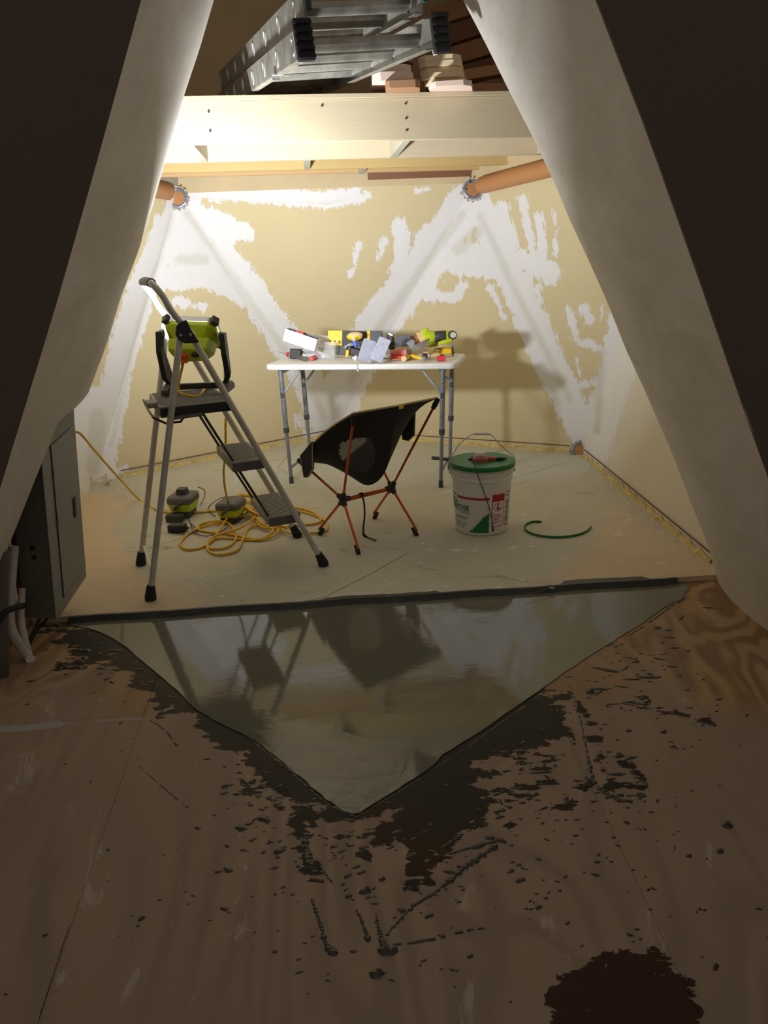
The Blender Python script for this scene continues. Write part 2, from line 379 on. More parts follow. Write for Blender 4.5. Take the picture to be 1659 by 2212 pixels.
def grid_poly(name, poly, mat, parent=None, res=0.02, thick=0.0, tdir=None):
    """planar convex 3d polygon remeshed on a grid by bisecting"""
    poly = [Vector(p) for p in poly]; o0 = poly[0]; nrm = (poly[1] - poly[0]).cross(poly[2] - poly[0]).normalized()
    ux = (poly[1] - poly[0]).normalized(); uy = nrm.cross(ux)
    loc = [((p - o0).dot(ux), (p - o0).dot(uy)) for p in poly]
    x0 = min(p[0] for p in loc); x1 = max(p[0] for p in loc); y0 = min(p[1] for p in loc); y1 = max(p[1] for p in loc)
    nx = max(1, int((x1 - x0) / res)); ny = max(1, int((y1 - y0) / res))
    X = np.linspace(x0, x1, nx + 1); Y = np.linspace(y0, y1, ny + 1)
    vs = [(x, y, 0) for y in Y for x in X]; fs = [(j * (nx + 1) + i, j * (nx + 1) + i + 1, (j + 1) * (nx + 1) + i + 1, (j + 1) * (nx + 1) + i) for j in range(ny) for i in range(nx)]
    me = bpy.data.meshes.new(name); me.from_pydata(vs, [], fs); bm = bmesh.new(); bm.from_mesh(me); n = len(loc)
    area = sum(loc[i][0] * loc[(i + 1) % n][1] - loc[(i + 1) % n][0] * loc[i][1] for i in range(n)); sg = 1 if area > 0 else -1
    for i in range(n):
        a = loc[i]; b = loc[(i + 1) % n]; nn = Vector((b[1] - a[1], -(b[0] - a[0]), 0)) * sg
        bmesh.ops.bisect_plane(bm, geom=bm.verts[:] + bm.edges[:] + bm.faces[:], plane_co=(a[0], a[1], 0), plane_no=nn, clear_outer=True, dist=1e-6)
    off = Vector(parent.get('_o', (0, 0, 0))) if parent else Vector((0, 0, 0))
    for v in bm.verts: v.co = o0 + ux * v.co.x + uy * v.co.y - off
    if thick:
        ex = bmesh.ops.extrude_face_region(bm, geom=[e for e in bm.edges if e.is_boundary])
        for v in ex['geom']:
            if isinstance(v, bmesh.types.BMVert): v.co += Vector(tdir) * thick
    bmesh.ops.recalc_face_normals(bm, faces=bm.faces); bm.to_mesh(me); bm.free(); me.materials.append(mat)
    o = bpy.data.objects.new(name, me); COL.objects.link(o)
    if parent: o.parent = parent
    return o
def world_co(o):
    n = len(o.data.vertices); a = np.empty(n * 3, np.float32); o.data.vertices.foreach_get('co', a); a = a.reshape(n, 3)
    if o.parent: a = a + np.array(o.parent.get('_o', (0, 0, 0)))
    return a

# ================================================================== STRUCTURE
FZ = 0.024                                   # alcove floor level above the plywood
A_ = G(200, 1043, FZ); B_ = G(715, 940, FZ); C_ = G(1255, 978, FZ)
A_.z = B_.z = C_.z = 0.0
D_ = V(1.47, 3.12, 0); E_ = V(-1.50, 2.98, 0)
H1 = V(-1.29, 5.5, 1.85); H2 = V(0.67, 5.5, 1.85); H0 = V(-1.80, 4.05, 1.85); H3 = V(1.50, 4.05, 1.85)
U1 = V(-1.15, 5.3, 3.3); U2 = V(0.60, 5.3, 3.3); U0 = V(-1.65, 3.7, 3.3); U3 = V(1.42, 3.7, 3.3)

MUD = [([(392, 440), (300, 640), (255, 800), (225, 960), (222, 1035)], 34), ([(395, 440), (470, 540), (560, 655), (640, 775), (700, 900), (715, 945)], 36),
       ([(350, 600), (450, 595), (545, 640)], 30), ([(420, 500), (470, 520), (400, 540)], 40), ([(455, 470), (530, 505)], 22), ([(330, 500), (345, 470)], 10), ([(380, 650), (440, 665)], 12),
       ([(1008, 440), (905, 590), (815, 700), (745, 830), (715, 945)], 46), ([(1030, 440), (1090, 560), (1150, 700), (1215, 840), (1285, 975)], 36),
       ([(930, 520), (1000, 560), (1090, 570)], 38), ([(940, 600), (925, 640), (985, 640), (1000, 620)], 13), ([(1085, 450), (1110, 540)], 15), ([(1128, 430), (1150, 540)], 11),
       ([(1165, 470), (1172, 560)], 12), ([(1198, 460), (1200, 550)], 6), ([(1120, 560), (1190, 590)], 26), ([(1160, 620), (1165, 650)], 10), ([(1058, 620), (1090, 685)], 7),
       ([(776, 527), (768, 560), (757, 598)], 7), ([(832, 520), (816, 560)], 8), ([(862, 490), (870, 560), (850, 620)], 20),
       ([(410, 412), (560, 420), (700, 432), (770, 424)], 20), ([(625, 390), (695, 393)], 13), ([(900, 412), (930, 405)], 6), ([(775, 418), (795, 420)], 8),
       ([(1350, 700), (1335, 800), (1300, 900), (1280, 975)], 40), ([(1228, 672), (1245, 735), (1330, 765)], 10), ([(1262, 668), (1272, 690)], 14), ([(1300, 665), (1298, 690)], 6),
       ([(1245, 770), (1252, 812)], 5), ([(1240, 832), (1300, 828)], 10), ([(1215, 835), (1250, 930), (1280, 970)], 13), ([(200, 870), (195, 1030)], 40), ([(325, 1000), (322, 960)], 2), ([(245, 1020), (270, 1015)], 12),
       ([(640, 900), (660, 940)], 8), ([(330, 930), (328, 960)], 3)]
GREYS = [([(372, 470), (330, 600), (285, 760), (240, 960)], 10), ([(405, 460), (480, 565), (560, 680), (640, 790), (700, 900)], 13), ([(1000, 460), (905, 590), (830, 690), (760, 820)], 14),
         ([(1038, 465), (1100, 600), (1160, 720), (1230, 860)], 12), ([(400, 425), (700, 440), (750, 430)], 6), ([(390, 560), (440, 560)], 16), ([(990, 540), (1030, 500)], 18), ([(1300, 760), (1290, 930)], 12), ([(1260, 850), (1290, 850)], 12), ([(210, 900), (205, 1010)], 22)]
def mudfields(o, extra=1.0):
    P = proj(world_co(o)); d = np.clip(-d_strokes(P, MUD) / 330, -0.2, 0.2); g = np.clip(-d_strokes(P, GREYS) / 330, -0.2, 0.2)
    set_attr(o.data, 'mud', d); set_attr(o.data, 'grey', g)
def wall(name, tris, ms, res=0.018):
    root = thing(name, tris[0][0], kind='structure')
    for t, m in zip(tris, ms):
        mudfields(grid_poly('drywall_panel', t, m, root, res)); 
    return root
up = lambda a, b, p: a.lerp(b, p)
wl = wall('wall_left', [(E_, A_, H0), (A_, H1, H0)], [WALLW, WALL])
wbl = wall('wall_back_left', [(A_, B_, H1)], [WALL])
wbm = wall('wall_back', [(B_, H2, H1)], [WALL])
wbr = wall('wall_back_right', [(B_, C_, H2)], [WALL])
wr = wall('wall_right', [(C_, H3, H2), (C_, D_, H3)], [WALL, WALLW])
# seams between sheets
for root, q in ((wbl, [(255, 1022, 690, 940)]), ):
    pass
# upper walls above the ring of struts
UPW = plain('upper_drywall', rgb(206, 188, 150), 0.9, var=0.06, nscale=5)
UPD = plain('upper_drywall_taped', rgb(170, 162, 148), 0.9, var=0.12, nscale=6)
wu = thing('wall_back_upper', H1, kind='structure')
for nm, t, m in (('drywall_panel', (H1, H2, U2, U1), UPW), ('drywall_panel', (H0, H1, U1, U0), UPD), ('drywall_panel', (H2, H3, U3, U2), UPW)):
    b = B(); b.prism(t, (Vector((0, 4.2, 1.5)) - t[0]).normalized() * -0.012); b.build(nm, m, wu)
b = B(); b.add([V(-0.03, 5.505, 1.86), V(0.655, 5.505, 1.86), V(0.655, 5.47, 1.96), V(-0.03, 5.47, 1.96)], [(0, 1, 2, 3)])
b.build('brown_board', PLYB, wu)
cl = B(); cl.prism([U1, U2, U3, U0], (0, 0, 0.02)); tag(cl.build('ceiling', PLYB), kind='structure')
rf = thing('ceiling_rafters', V(0, 4, 3.2), 'brown roof boards crossing the dark space above the loft', 'rafter')
for i in range(4):
    b = B(); y = 4.78 - i * 0.3; z = 3.02 - i * 0.03; b.box((0, y, z), (2.0, 0.04, 0.09), rot('Y', 3 + i)); b.build('rafter', REDW, rf)
for i in range(5):
    b = B(); b.box((0.78, 5.0 - 0.02 * i, 2.32 + i * 0.11), (0.9, 0.05, 0.095), rot('Z', -30) @ rot('Y', -6)); b.build('backing_board', PLYB if i % 2 else STACKD, rf)

# foam strip and gap at the foot of the walls
def base_strip(name, p, q, k):
    d = (q - p); nrm = Vector((-d.y, d.x, 0)).normalized()
    mid = (p + q) / 2
    if nrm.dot(Vector((0, 4, 0)) - mid) < 0: nrm = -nrm
    n = 60; b = B(); top = []; bot = []
    for i in range(n + 1):
        c = p.lerp(q, i / n); h_ = 0.022 + 0.006 * math.sin(i * 1.7) + random.uniform(-.004, .004); w_ = 0.020 + random.uniform(-.008, .010)
        bot += [c + Vector((0, 0, FZ - 0.002)) + nrm * w_, c + Vector((0, 0, FZ + h_)) + nrm * 0.004]
    b.add(bot, [(2 * i, 2 * i + 2, 2 * i + 3, 2 * i + 1) for i in range(n)])
    root = thing(name, mid, kind='structure'); b.build('foam_strip', FOAM, root)
    b = B(); b.prism([p + nrm * 0.006 + V(0, 0, FZ + 0.045), q + nrm * 0.006 + V(0, 0, FZ + 0.045), q + nrm * 0.006 + V(0, 0, FZ + 0.051), p + nrm * 0.006 + V(0, 0, FZ + 0.051)], nrm * 0.005)
    b.build('board_edge', plain('cut_gypsum_edge', rgb(120, 92, 70), 0.9), root)
base_strip('baseboard_back_left', A_.lerp(B_, 0.1), B_, 0); base_strip('baseboard_back_right', B_, C_.lerp(B_, 0.04), 1); base_strip('baseboard_right', C_.lerp(D_, .05), D_.lerp(C_, 0.03), 2)

# ------------------------------------------------------------------ floors
b = B(); b.box((0, 2.4, -0.05), (7, 9, 0.06)); floor = tag(b.build('floor', plain('subfloor', rgb(60, 48, 36), 0.9)), kind='structure')
PLYZ = 0.0
WETP = [(130, 1392), (120, 1350), (215, 1345), (500, 1400), (1000, 1400), (1180, 1482), (1218, 1530), (1238, 1590), (1200, 1640), (1215, 1700), (1150, 1722), (1075, 1745), (1010, 1800), (975, 1850),
        (925, 1872), (905, 1830), (870, 1790), (800, 1790), (700, 1800), (640, 1770), (600, 1715), (545, 1655), (475, 1615), (400, 1545), (340, 1535), (300, 1478), (235, 1440), (175, 1420)]
HOLES = [([(1040, 1650), (1110, 1640)], 14), ([(1040, 1690), (1140, 1680)], 12), ([(1150, 1640), (1225, 1605)], 14), ([(740, 1800), (800, 1790)], 14), ([(690, 1760), (700, 1785)], 10), ([(850, 1810), (870, 1850)], 14), ([(1085, 1735), (1060, 1770)], 8), ([(860, 1750), (840, 1760)], 8)]
STRK = [([(520, 1690), (600, 1740), (660, 1800)], 12), ([(700, 1800), (720, 1850)], 8), ([(560, 1660), (560, 1740)], 8), ([(760, 1790), (850, 1800)], 22), ([(870, 1790), (900, 1880)], 24), ([(130, 1440), (200, 1430)], 8), ([(90, 1350), (160, 1360)], 8), ([(340, 1430), (300, 1480)], 14), ([(1100, 1780), (1200, 1740), (1240, 1750)], 8), ([(690, 1850), (680, 1890)], 10), ([(640, 1760), (650, 1840), (660, 1870)], 10), ([(830, 1800), (790, 1840), (740, 1850)], 5), ([(910, 1840), (925, 1900)], 10), ([(1200, 1650), (1260, 1700), (1390, 1700)], 5), ([(1040, 1770), (900, 1900), (840, 1960)], 6),
        ([(1300, 1520), (1400, 1525)], 4), ([(1430, 1530), (1540, 1565)], 6), ([(1180, 1540), (1240, 1490)], 8), ([(1250, 1520), (1290, 1600), (1310, 1690)], 5), ([(1340, 1640), (1390, 1680), (1385, 1720)], 5), ([(700, 1780), (760, 1830)], 5)]
STAIN = [(1180, 2300), (1186, 2130), (1250, 2098), (1282, 2045), (1330, 2040), (1400, 2058), (1455, 2100), (1505, 2180), (1530, 2300)]
def floorfields(o):
    W = world_co(o); P = proj(W)
    m = 420.0
    d = np.minimum(d_poly(P, WETP), d_strokes(P, STRK)); d = np.maximum(d, -d_strokes(P, HOLES))
    behind = W[:, 1] < 0.9
    wet = np.clip(-d / m, -0.2, 0.2); wet[behind] = -0.2; set_attr(o.data, 'wet', wet)
    st = np.clip(-d_poly(P, STAIN) / m, -.2, .2); st[behind] = -.2; set_attr(o.data, 'stain', st)
    set_attr(o.data, 'splat', np.clip(0.35 - np.maximum(0, d_poly(P, WETP)) / 900, -.2, .35))
    set_attr(o.data, 'brown', np.clip(-d_strokes(P, [([(800, 1760), (960, 1860)], 60), ([(170, 1360), (420, 1530)], 30), ([(560, 1640), (660, 1700)], 20)]) / 300, -.25, .3))
    set_attr(o.data, 'tape', np.clip(-np.minimum(d_strokes(P, [([(-40, 1578), (60, 1572), (130, 1563)], 8), ([(130, 1563), (330, 1551)], 3)]), 1e9) / m, -.1, .1))
    hz = 0.12 - np.clip((W[:, 1] - 1.9) * 0.28, -0.1, 0.35) + 0.03 * (np.abs(W[:, 0]) < 0.5); set_attr(o.data, 'haze', hz)
q = lambda x, y: G(x, y, PLYZ)
sL0 = q(81, 2212); sL1 = q(253, 1712); dL = (sL1 - sL0).normalized(); sL2 = sL1 + dL * 0.42; sL0 = sL0 - dL * 3.2
sR0 = q(1520, 2212); sR1 = q(1240, 1620); dR = (sR1 - sR0).normalized(); sR0b = sR0 - dR * 3.2
hL0 = q(0, 1570); hL1 = q(420, 1532); dH = (hL1 - hL0).normalized(); hLs = hL0 - dH * 1.6
def isect(p, d, q_, e):
    k = ((q_.x - p.x) * e.y - (q_.y - p.y) * e.x) / (d.x * e.y - d.y * e.x); return p + d * k
J = isect(sL1, dL, hL0, dH); S1 = q(140, 1336); S2 = q(1545, 1247); dS = (S2 - S1).normalized()
TL = isect(sL1, dL, S1, dS); TR = isect(sR1, dR, S1, dS)
Lf = S1 - dS * 1.6; Rt = S2 + dS * 1.2
g_ = 0.0012
def shrink(poly):
    c = sum((Vector(p) for p in poly), Vector()) / len(poly); out = []
    for p in poly: v_ = Vector(p) - c; out.append(c + v_ * (1 - g_ / v_.length))
    return out
rr0 = q(1320, 1284); rr1 = q(1570, 1275); dr = (rr1 - rr0).normalized(); RRc = isect(rr0, dr, sR1, dR)
sheets = [[sL0, Vector((-3.0, sL0.y, 0)), hLs, J], [hLs, Lf, TL, J], [sL0, J, TL, TR, sR0b], [sR0b, RRc, rr1 + dr * 1.3, Vector((3.0, sR0b.y, 0))], [RRc, TR, Rt, rr1 + dr * 1.3]]
for p in sheets:
    o = grid_poly('plywood_sheet', shrink(p), MATS['plywood'], None, 0.014, 0.018, (0, 0, -1)); floorfields(o); o.parent = floor
# alcove slab
sq0 = G(150, 1331, FZ); sq1 = G(1462, 1247, FZ); sd_ = (sq1 - sq0).normalized()
slabp = [sq0 - sd_ * 0.9, sq1 + sd_ * 0.52, Vector((1.95, 5.2, FZ)), Vector((1.5, 5.6, FZ)), Vector((-0.4, 6.45, FZ)), Vector((-2.3, 5.3, FZ)), Vector((-2.35, 2.9, FZ))]
slab = thing('floor_alcove', V(0, 4, 0), kind='structure')
so = grid_poly('skim_floor', slabp, MATS['skimmed_floor'], slab, 0.02, 0.029, (0, 0, -1))
P = proj(world_co(so))
set_attr(so.data, 'tan', np.clip(-np.minimum(d_poly(P, [(-200, 900), (200, 1040), (290, 1060), (260, 1150), (330, 1250), (560, 1330), (-300, 1400)]), d_poly(P, [(1290, 1050), (1400, 1130), (1700, 1240), (1600, 1330), (1120, 1290), (1250, 1200), (1300, 1120)])) / 300, -.4, .4))
set_attr(so.data, 'pale', np.clip(-d_strokes(P, [([(820, 1280), (640, 1300)], 12), ([(900, 1240), (820, 1270)], 10), ([(1120, 1010), (1250, 1000)], 30), ([(560, 1000), (500, 1060)], 20)]) / 300, -.3, .3))
# hairline joints and pencil lines on the alcove floor
CR = plain('floor_crack', rgb(92, 84, 66), 0.9)
b = B()
for pts in ([(880, 1195), (800, 1240), (700, 1290), (650, 1300)], [(1125, 1028), (1220, 999)], [(640, 960), (600, 1010), (660, 1045)], [(300, 1190), (400, 1160)], [(1135, 1285), (1190, 1270)], [(600, 1020), (560, 1030)]):
    for i in range(len(pts) - 1):
        p, r_ = G(*pts[i], FZ + .0006), G(*pts[i + 1], FZ + .0006); d = (r_ - p).normalized(); n_ = Vector((-d.y, d.x, 0)) * 0.0014
        b.add([p + n_, p - n_, r_ - n_, r_ + n_], [(0, 1, 2, 3)])
b.build('floor_joint', CR, slab)
# dark lip of cement along the slab front
nseg = 90; b = B(); vs = []
a0 = G(150, 1332, FZ); a1 = G(1462, 1248, FZ)
for i in range(nseg + 1):
    t = i / nseg; c = a0.lerp(a1, t); j = 0.010 * math.sin(i * 0.35) + random.uniform(-.006, .006); fat = 0.03 if 0.80 < t < 0.95 else (0.014 if .40 < t < .6 else 0.004)
    vs += [c + V(0, 0.010 + fat + j * .5 if fat > .01 else 0.006 + j * .3, 0.0012), c + V(0, -0.008 + j * .3, 0.002 + fat * .03), c + V(0, -0.016 + j * .4, -FZ * 0.55), c + V(0, -0.024 + j * .6, -FZ + 0.0042)]
b.add(vs, [(4 * i + k, 4 * i + 4 + k, 4 * i + 5 + k, 4 * i + 1 + k) for i in range(nseg) for k in range(3)])
tag(b.build('cement_edge', LIP), 'dark ragged cement lip along the front edge of the alcove floor', 'cement', kind='stuff')

# the pool of fresh cement
POOL = [(150, 1347), (400, 1330), (800, 1300), (1100, 1278), (1455, 1256), (1476, 1290), (1440, 1310), (1380, 1352), (1310, 1395), (1240, 1440), (1180, 1483), (1110, 1530), (1040, 1580), (960, 1630), (935, 1655), (860, 1705), (800, 1742), (762, 1760),
        (715, 1735), (660, 1690), (600, 1640), (540, 1595), (470, 1560), (420, 1530), (380, 1490), (320, 1440), (260, 1390), (205, 1362)]
pp = catmull([G(x, y, 0) for x, y in POOL], 5, True)
bm = bmesh.new(); bv = [bm.verts.new((p.x + random.uniform(-.002, .002), p.y + random.uniform(-.002, .002), 0.0035)) for p in pp]; bf = bm.faces.new(bv)
ex = bmesh.ops.extrude_face_region(bm, geom=[bf]); 
for v in ex['geom']:
    if isinstance(v, bmesh.types.BMVert): v.co.z = 0.0003
bmesh.ops.recalc_face_normals(bm, faces=bm.faces)
bmesh.ops.triangulate(bm, faces=bm.faces)
for k in range(60):
    y = 1.6 + k * 0.03
    bmesh.ops.bisect_plane(bm, geom=bm.verts[:] + bm.edges[:] + bm.faces[:], plane_co=(0, y, 0), plane_no=(0, 1, 0))
for k in range(100):
    x = -1.4 + k * 0.03
    bmesh.ops.bisect_plane(bm, geom=bm.verts[:] + bm.edges[:] + bm.faces[:], plane_co=(x, 0, 0), plane_no=(1, 0, 0))
me = bpy.data.meshes.new('cement_pool'); bm.to_mesh(me); bm.free(); me.materials.append(MATS['wet_cement'])
pool = bpy.data.objects.new('cement_pool', me); COL.objects.link(pool)
P = proj(world_co(pool)); set_attr(me, 'matte', np.clip(-d_poly(P, [(540, 1580), (600, 1545), (720, 1580), (860, 1590), (900, 1660), (760, 1800), (600, 1680)]) / 300, -.5, .3))
tag(pool, 'glossy triangular pool of fresh grey levelling cement in front of the alcove', 'wet cement')

# splashes of slurry and other crumbs
def blob(b, p, r, el=1.0, ang=0.0, h=0.002, n=9):
    c, s_ = math.cos(ang), math.sin(ang); ring = []; mid = []
    for k in range(n):
        t = 2 * math.pi * k / n; q_ = r * random.uniform(.7, 1.25); x = q_ * math.cos(t) * el; y = q_ * math.sin(t)
        ring.append(p + V(x * c - y * s_, x * s_ + y * c, 0.0002)); mid.append(p + V((x * c - y * s_) * .6, (x * s_ + y * c) * .6, h * .8))
    b.add(ring + mid + [p + V(0, 0, h)], [(k, (k + 1) % n, n + (k + 1) % n, n + k) for k in range(n)] + [(n + k, n + (k + 1) % n, 2 * n) for k in range(n)])
b = B()
def scat(n, cx, cy, sx, sy, r0, r1, el=(1, 2.2)):
    for _ in range(n):
        x = random.gauss(cx, sx); y = random.gauss(cy, sy)
        if d_poly(np.array([[x, y]]), POOL)[0] < 8 or y < 1300 or y > 2300 or x < -50 or x > 1700: continue
        p = G(x, y, 0); r = random.uniform(r0, r1) * (1 if random.random() < .8 else 1.8); blob(b, p, r, random.uniform(*el), random.uniform(-.6, .9), r * .35)
scat(40, 560, 1740, 60, 60, .0025, .007); scat(60, 720, 1880, 110, 70, .002, .006); scat(45, 1040, 1860, 130, 60, .002, .006); scat(80, 1230, 1750, 130, 100, .002, .005)
scat(50, 1370, 1400, 80, 60, .0025, .007, (2, 5)); scat(60, 1380, 1540, 120, 60, .002, .005, (1, 3)); scat(50, 850, 1980, 330, 110, .0015, .004); scat(70, 250, 1420, 90, 50, .003, .008, (1.5, 4)); scat(30, 380, 1850, 200, 200, .001, .004); scat(40, 1450, 1900, 120, 140, .0015, .004)
scat(40, 800, 1400, 230, 50, .002, .004)
def streak(pts, r0, r1, jit=3, gap=0.0):
    c = [Vector((x, y, 0)) for x, y in pts]; c = catmull(c, 7)
    for i in range(len(c) - 1):
        if random.random() < gap: continue
        p = G(c[i].x + random.uniform(-jit, jit) * .4, c[i].y + random.uniform(-jit, jit) * .4, 0); q_ = G(c[i + 1].x, c[i + 1].y, 0); t = i / len(c); r = (r0 + (r1 - r0) * t) * random.uniform(.6, 1.3)
        d = q_ - p; blob(b, (p + q_) / 2, r, max(1, d.length / r * .62), math.atan2(d.y, d.x), r * .4, 8)
streak([(672, 1940), (690, 1990), (705, 2040), (722, 2060)], .003, .010); streak([(770, 1965), (785, 2000), (795, 2030)], .003, .007)
streak([(812, 1975), (822, 2020), (835, 2055), (850, 2050)], .003, .012); streak([(835, 2020), (890, 1960), (950, 1920), (1010, 1870), (1070, 1828)], .003, .011, 4)
streak([(850, 2040), (930, 2030), (1000, 2012), (1050, 2005)], .005, .004, 4, .4); streak([(1000, 1800), (940, 1850), (1085, 1812)], .006, .009, 4, .2)
streak([(660, 1800), (665, 1860), (680, 1885)], .010, .014, 8); streak([(690, 1870), (720, 1910)], .003, .003)
streak([(300, 1655), (340, 1690), (375, 1720), (405, 1745)], .002, .003, 2, .3); streak([(325, 1555), (360, 1580), (385, 1615)], .003, .005, 3, .2)
streak([(440, 1500), (520, 1580), (620, 1660), (700, 1730), (765, 1765)], .004, .007, 3, .1); streak([(765, 1768), (830, 1730), (940, 1660), (1050, 1585), (1180, 1492)], .004, .003, 2, .1)
streak([(150, 2000), (120, 2090), (85, 2200)], .0015, .0015, 1, .1); streak([(1310, 1398), (1380, 1360), (1450, 1310), (1480, 1292)], .005, .006, 4, .2)
streak([(1230, 1480), (1250, 1540), (1270, 1640), (1285, 1700)], .004, .007, 5, .3); streak([(1300, 1525), (1345, 1520), (1400, 1532)], .005, .004, 3, .2); streak([(1420, 1535), (1480, 1548), (1545, 1570)], .006, .003, 3, .1)
streak([(1330, 1395), (1400, 1415), (1440, 1410)], .004, .004, 6, .3); streak([(1290, 1700), (1340, 1730), (1390, 1725)], .010, .006, 4, .2); streak([(1070, 1755), (1120, 1738), (1160, 1715)], .008, .006, 4, .3)
for x, y, r in ((1570, 1783, .013), (1275, 1495, .014), (815, 2105, .013), (680, 1870, .016), (830, 2055, .013), (790, 1925, .012), (1555, 1840, .008), (305, 1985, .006), (825, 1690 + 210, .007), (1270, 1690, .014), (545, 1690, .010), (485, 1700, .008), (610, 1700, .014)):
    p = G(x, y, 0); blob(b, p, r, 1.2, random.uniform(0, 1), r * .5, 12); blob(b, p + V(.004, .003, 0), r * .6, 1.0, 0, r * .8, 9)
tag(b.build('slurry_splashes', SPLAT, angle=60), 'dark wet slurry splashes and drips spattered over the foreground plywood', 'splashes', kind='stuff')
b = B()
for _ in range(150):
    x = random.uniform(250, 1450); y = random.uniform(1000, 1290)
    p = G(x, y, FZ)
    if y > 1240 + 0 * x and x > 1300: continue
    blob(b, p, random.uniform(.002, .008) * (1.6 if x > 900 else 1), random.uniform(1, 2.8), random.uniform(-1, 1), .0012, 8)
for x, y, r in ((930, 1187, .014), (985, 1188, .022), (1025, 1190, .013), (1110, 1182, .018), (1150, 1180, .014), (1100, 1065, .010), (1130, 1112, .014), (480, 1287, .012), (510, 1235, .012), (860, 1232, .008), (905, 1215, .010)):
    blob(b, G(x, y, FZ), r, 1.5, random.uniform(-.5, .5), .002, 10)
tag(b.build('plaster_scraps', PLASTER, angle=60), 'pale plaster crumbs and scrapings scattered over the alcove floor', 'plaster scraps', kind='stuff')

# ------------------------------------------------------------------ jambs of the opening
JY0, JY1 = 2.15, 3.08
RIN = [(1000, 0), (1052, 100), (1104, 205), (1153, 300), (1200, 400), (1232, 478), (1265, 548), (1313, 655), (1350, 750), (1400, 860), (1450, 975), (1492, 1085), (1530, 1180), (1546, 1238)]
LIN = [(462, 0), (433, 100), (398, 205), (365, 320), (331, 440), (300, 540), (262, 640), (230, 745), (198, 830), (165, 925), (112, 1120), (60, 1330)]
def tpoly(px, Y):
    P = [at(x, y, Y) for x, y in px]; d = (P[0] - P[3]).normalized(); return [P[0] + d * 1.1, P[0] + d * 0.5] + P
def interp_z(poly, z):
    for i in range(len(poly) - 1):
        if (poly[i].z - z) * (poly[i + 1].z - z) <= 0 and abs(poly[i].z - poly[i + 1].z) > 1e-6:
            return poly[i].lerp(poly[i + 1], (poly[i].z - z) / (poly[i].z - poly[i + 1].z))
    return poly[0] if z > poly[0].z else poly[-1]
RI = tpoly(RIN, JY1); LI = tpoly(LIN, JY1)
RO = [at(1290, 0, JY0), at(1400, 285, JY0), at(1515, 610, JY0), at(1620, 915, JY0), V(1.467, JY0, 0)]; RO = [RO[0] + (RO[0] - RO[1]).normalized() * 1.3] + RO
LO = [at(305, 0, JY0), at(210, 348, JY0), at(127, 640, JY0), at(0, 1056, JY0), V(-1.512, JY0, 0)]; LO = [LO[0] + (LO[0] - LO[1]).normalized() * 1.3] + LO
def jamb(name, I, O, sgn, zlow):
    root = thing(name, V(I[-1].x, 2.6, 0), kind='structure'); ns = 14; nz = 70; vs = []; b = B()
    for i in range(ns + 1):
        sfr = i / ns
        for j in range(nz + 1):
            z0 = zlow(JY0 + (JY1 - JY0) * sfr); z = z0 + (3.15 - z0) * j / nz
            a = interp_z(O, z); c = interp_z(I, z)
            if z < 0.01: a = Vector((O[-1].x, JY0, 0)); c = Vector((I[-1].x, JY1, 0))
            p = a.lerp(c, sfr); p.z = z
            bul = math.sin(math.pi * sfr) * 0.030 * sgn * min(1, z) ; p.x += bul
            kk = min(1, sfr / 0.7); p.x += sgn * 0.24 * (max(0, sfr - 0.62) ** 1.7 - 0.38 ** 1.7 * kk * kk * (3 - 2 * kk))
            vs.append(p)
    k = nz + 1
    b.add(vs, [(i * k + j, (i + 1) * k + j, (i + 1) * k + j + 1, i * k + j + 1) for i in range(ns) for j in range(nz)])
    b.build('drywall_panel', JAMB, root, angle=60)
    return root, vs[-k:]
def zl_r(Y): return 0.0
def zl_l(Y):
    if Y >= 2.62: return 0.88 + (Y - 2.62) * 0.06
    return max(0.0, 0.88 - (2.62 - Y) * 2.6)
jr, eR = jamb('wall_right_front', RI, RO, 1, zl_r)
jl, eL = jamb('wall_left_front', LI, LO, -1, zl_l)
def ret(root, e, sgn, tgt):
    b = B(); vs = []
    for p in e:
        vs += [p, Vector((p.x + sgn * 0.05, p.y + 0.05, p.z)), Vector((tgt(p.z), p.y + 0.22, p.z))]
    n = len(e); b.add(vs, [(3 * i + k, 3 * i + 3 + k, 3 * i + 4 + k, 3 * i + 1 + k) for i in range(n - 1) for k in (0, 1)])
    b.build('return_panel', JAMB, root, angle=60)
ret(jr, eR, 1, lambda z: 1.62); ret(jl, eL, -1, lambda z: -1.75)
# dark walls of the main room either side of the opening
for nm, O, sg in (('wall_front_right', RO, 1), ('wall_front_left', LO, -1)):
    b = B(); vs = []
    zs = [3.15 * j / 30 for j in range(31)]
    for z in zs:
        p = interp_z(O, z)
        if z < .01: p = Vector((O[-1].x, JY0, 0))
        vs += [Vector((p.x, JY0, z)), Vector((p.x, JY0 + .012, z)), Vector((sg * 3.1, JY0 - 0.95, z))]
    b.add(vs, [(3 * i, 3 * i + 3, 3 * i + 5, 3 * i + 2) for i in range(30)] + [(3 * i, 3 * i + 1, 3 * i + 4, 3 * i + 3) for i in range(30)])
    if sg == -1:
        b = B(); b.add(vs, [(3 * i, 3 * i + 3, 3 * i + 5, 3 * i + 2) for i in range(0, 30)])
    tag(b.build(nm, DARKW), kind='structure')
# stud framing seen where the left board stops
sf = thing('wall_left_framing', V(-1.55, 2.6, 0), kind='structure')
for y in (2.35, 3.02):
    b = B(); b.box((-1.50, y, 0.45), (0.09, 0.04, 0.9), rot('Y', 4)); b.build('stud', PLYB, sf, 0.002)
b = B(); b.box((-1.50, 2.68, 0.02), (0.09, 0.8, 0.038)); b.build('bottom_plate', PLYB, sf, 0.002)
b = B(); b.add([V(-1.62, 2.0, 0), V(-1.62, 3.05, 0), V(-1.5, 3.05, 1.0), V(-1.5, 2.0, 1.0)], [(0, 1, 2, 3)]); b.build('sheathing', PLYB, sf)

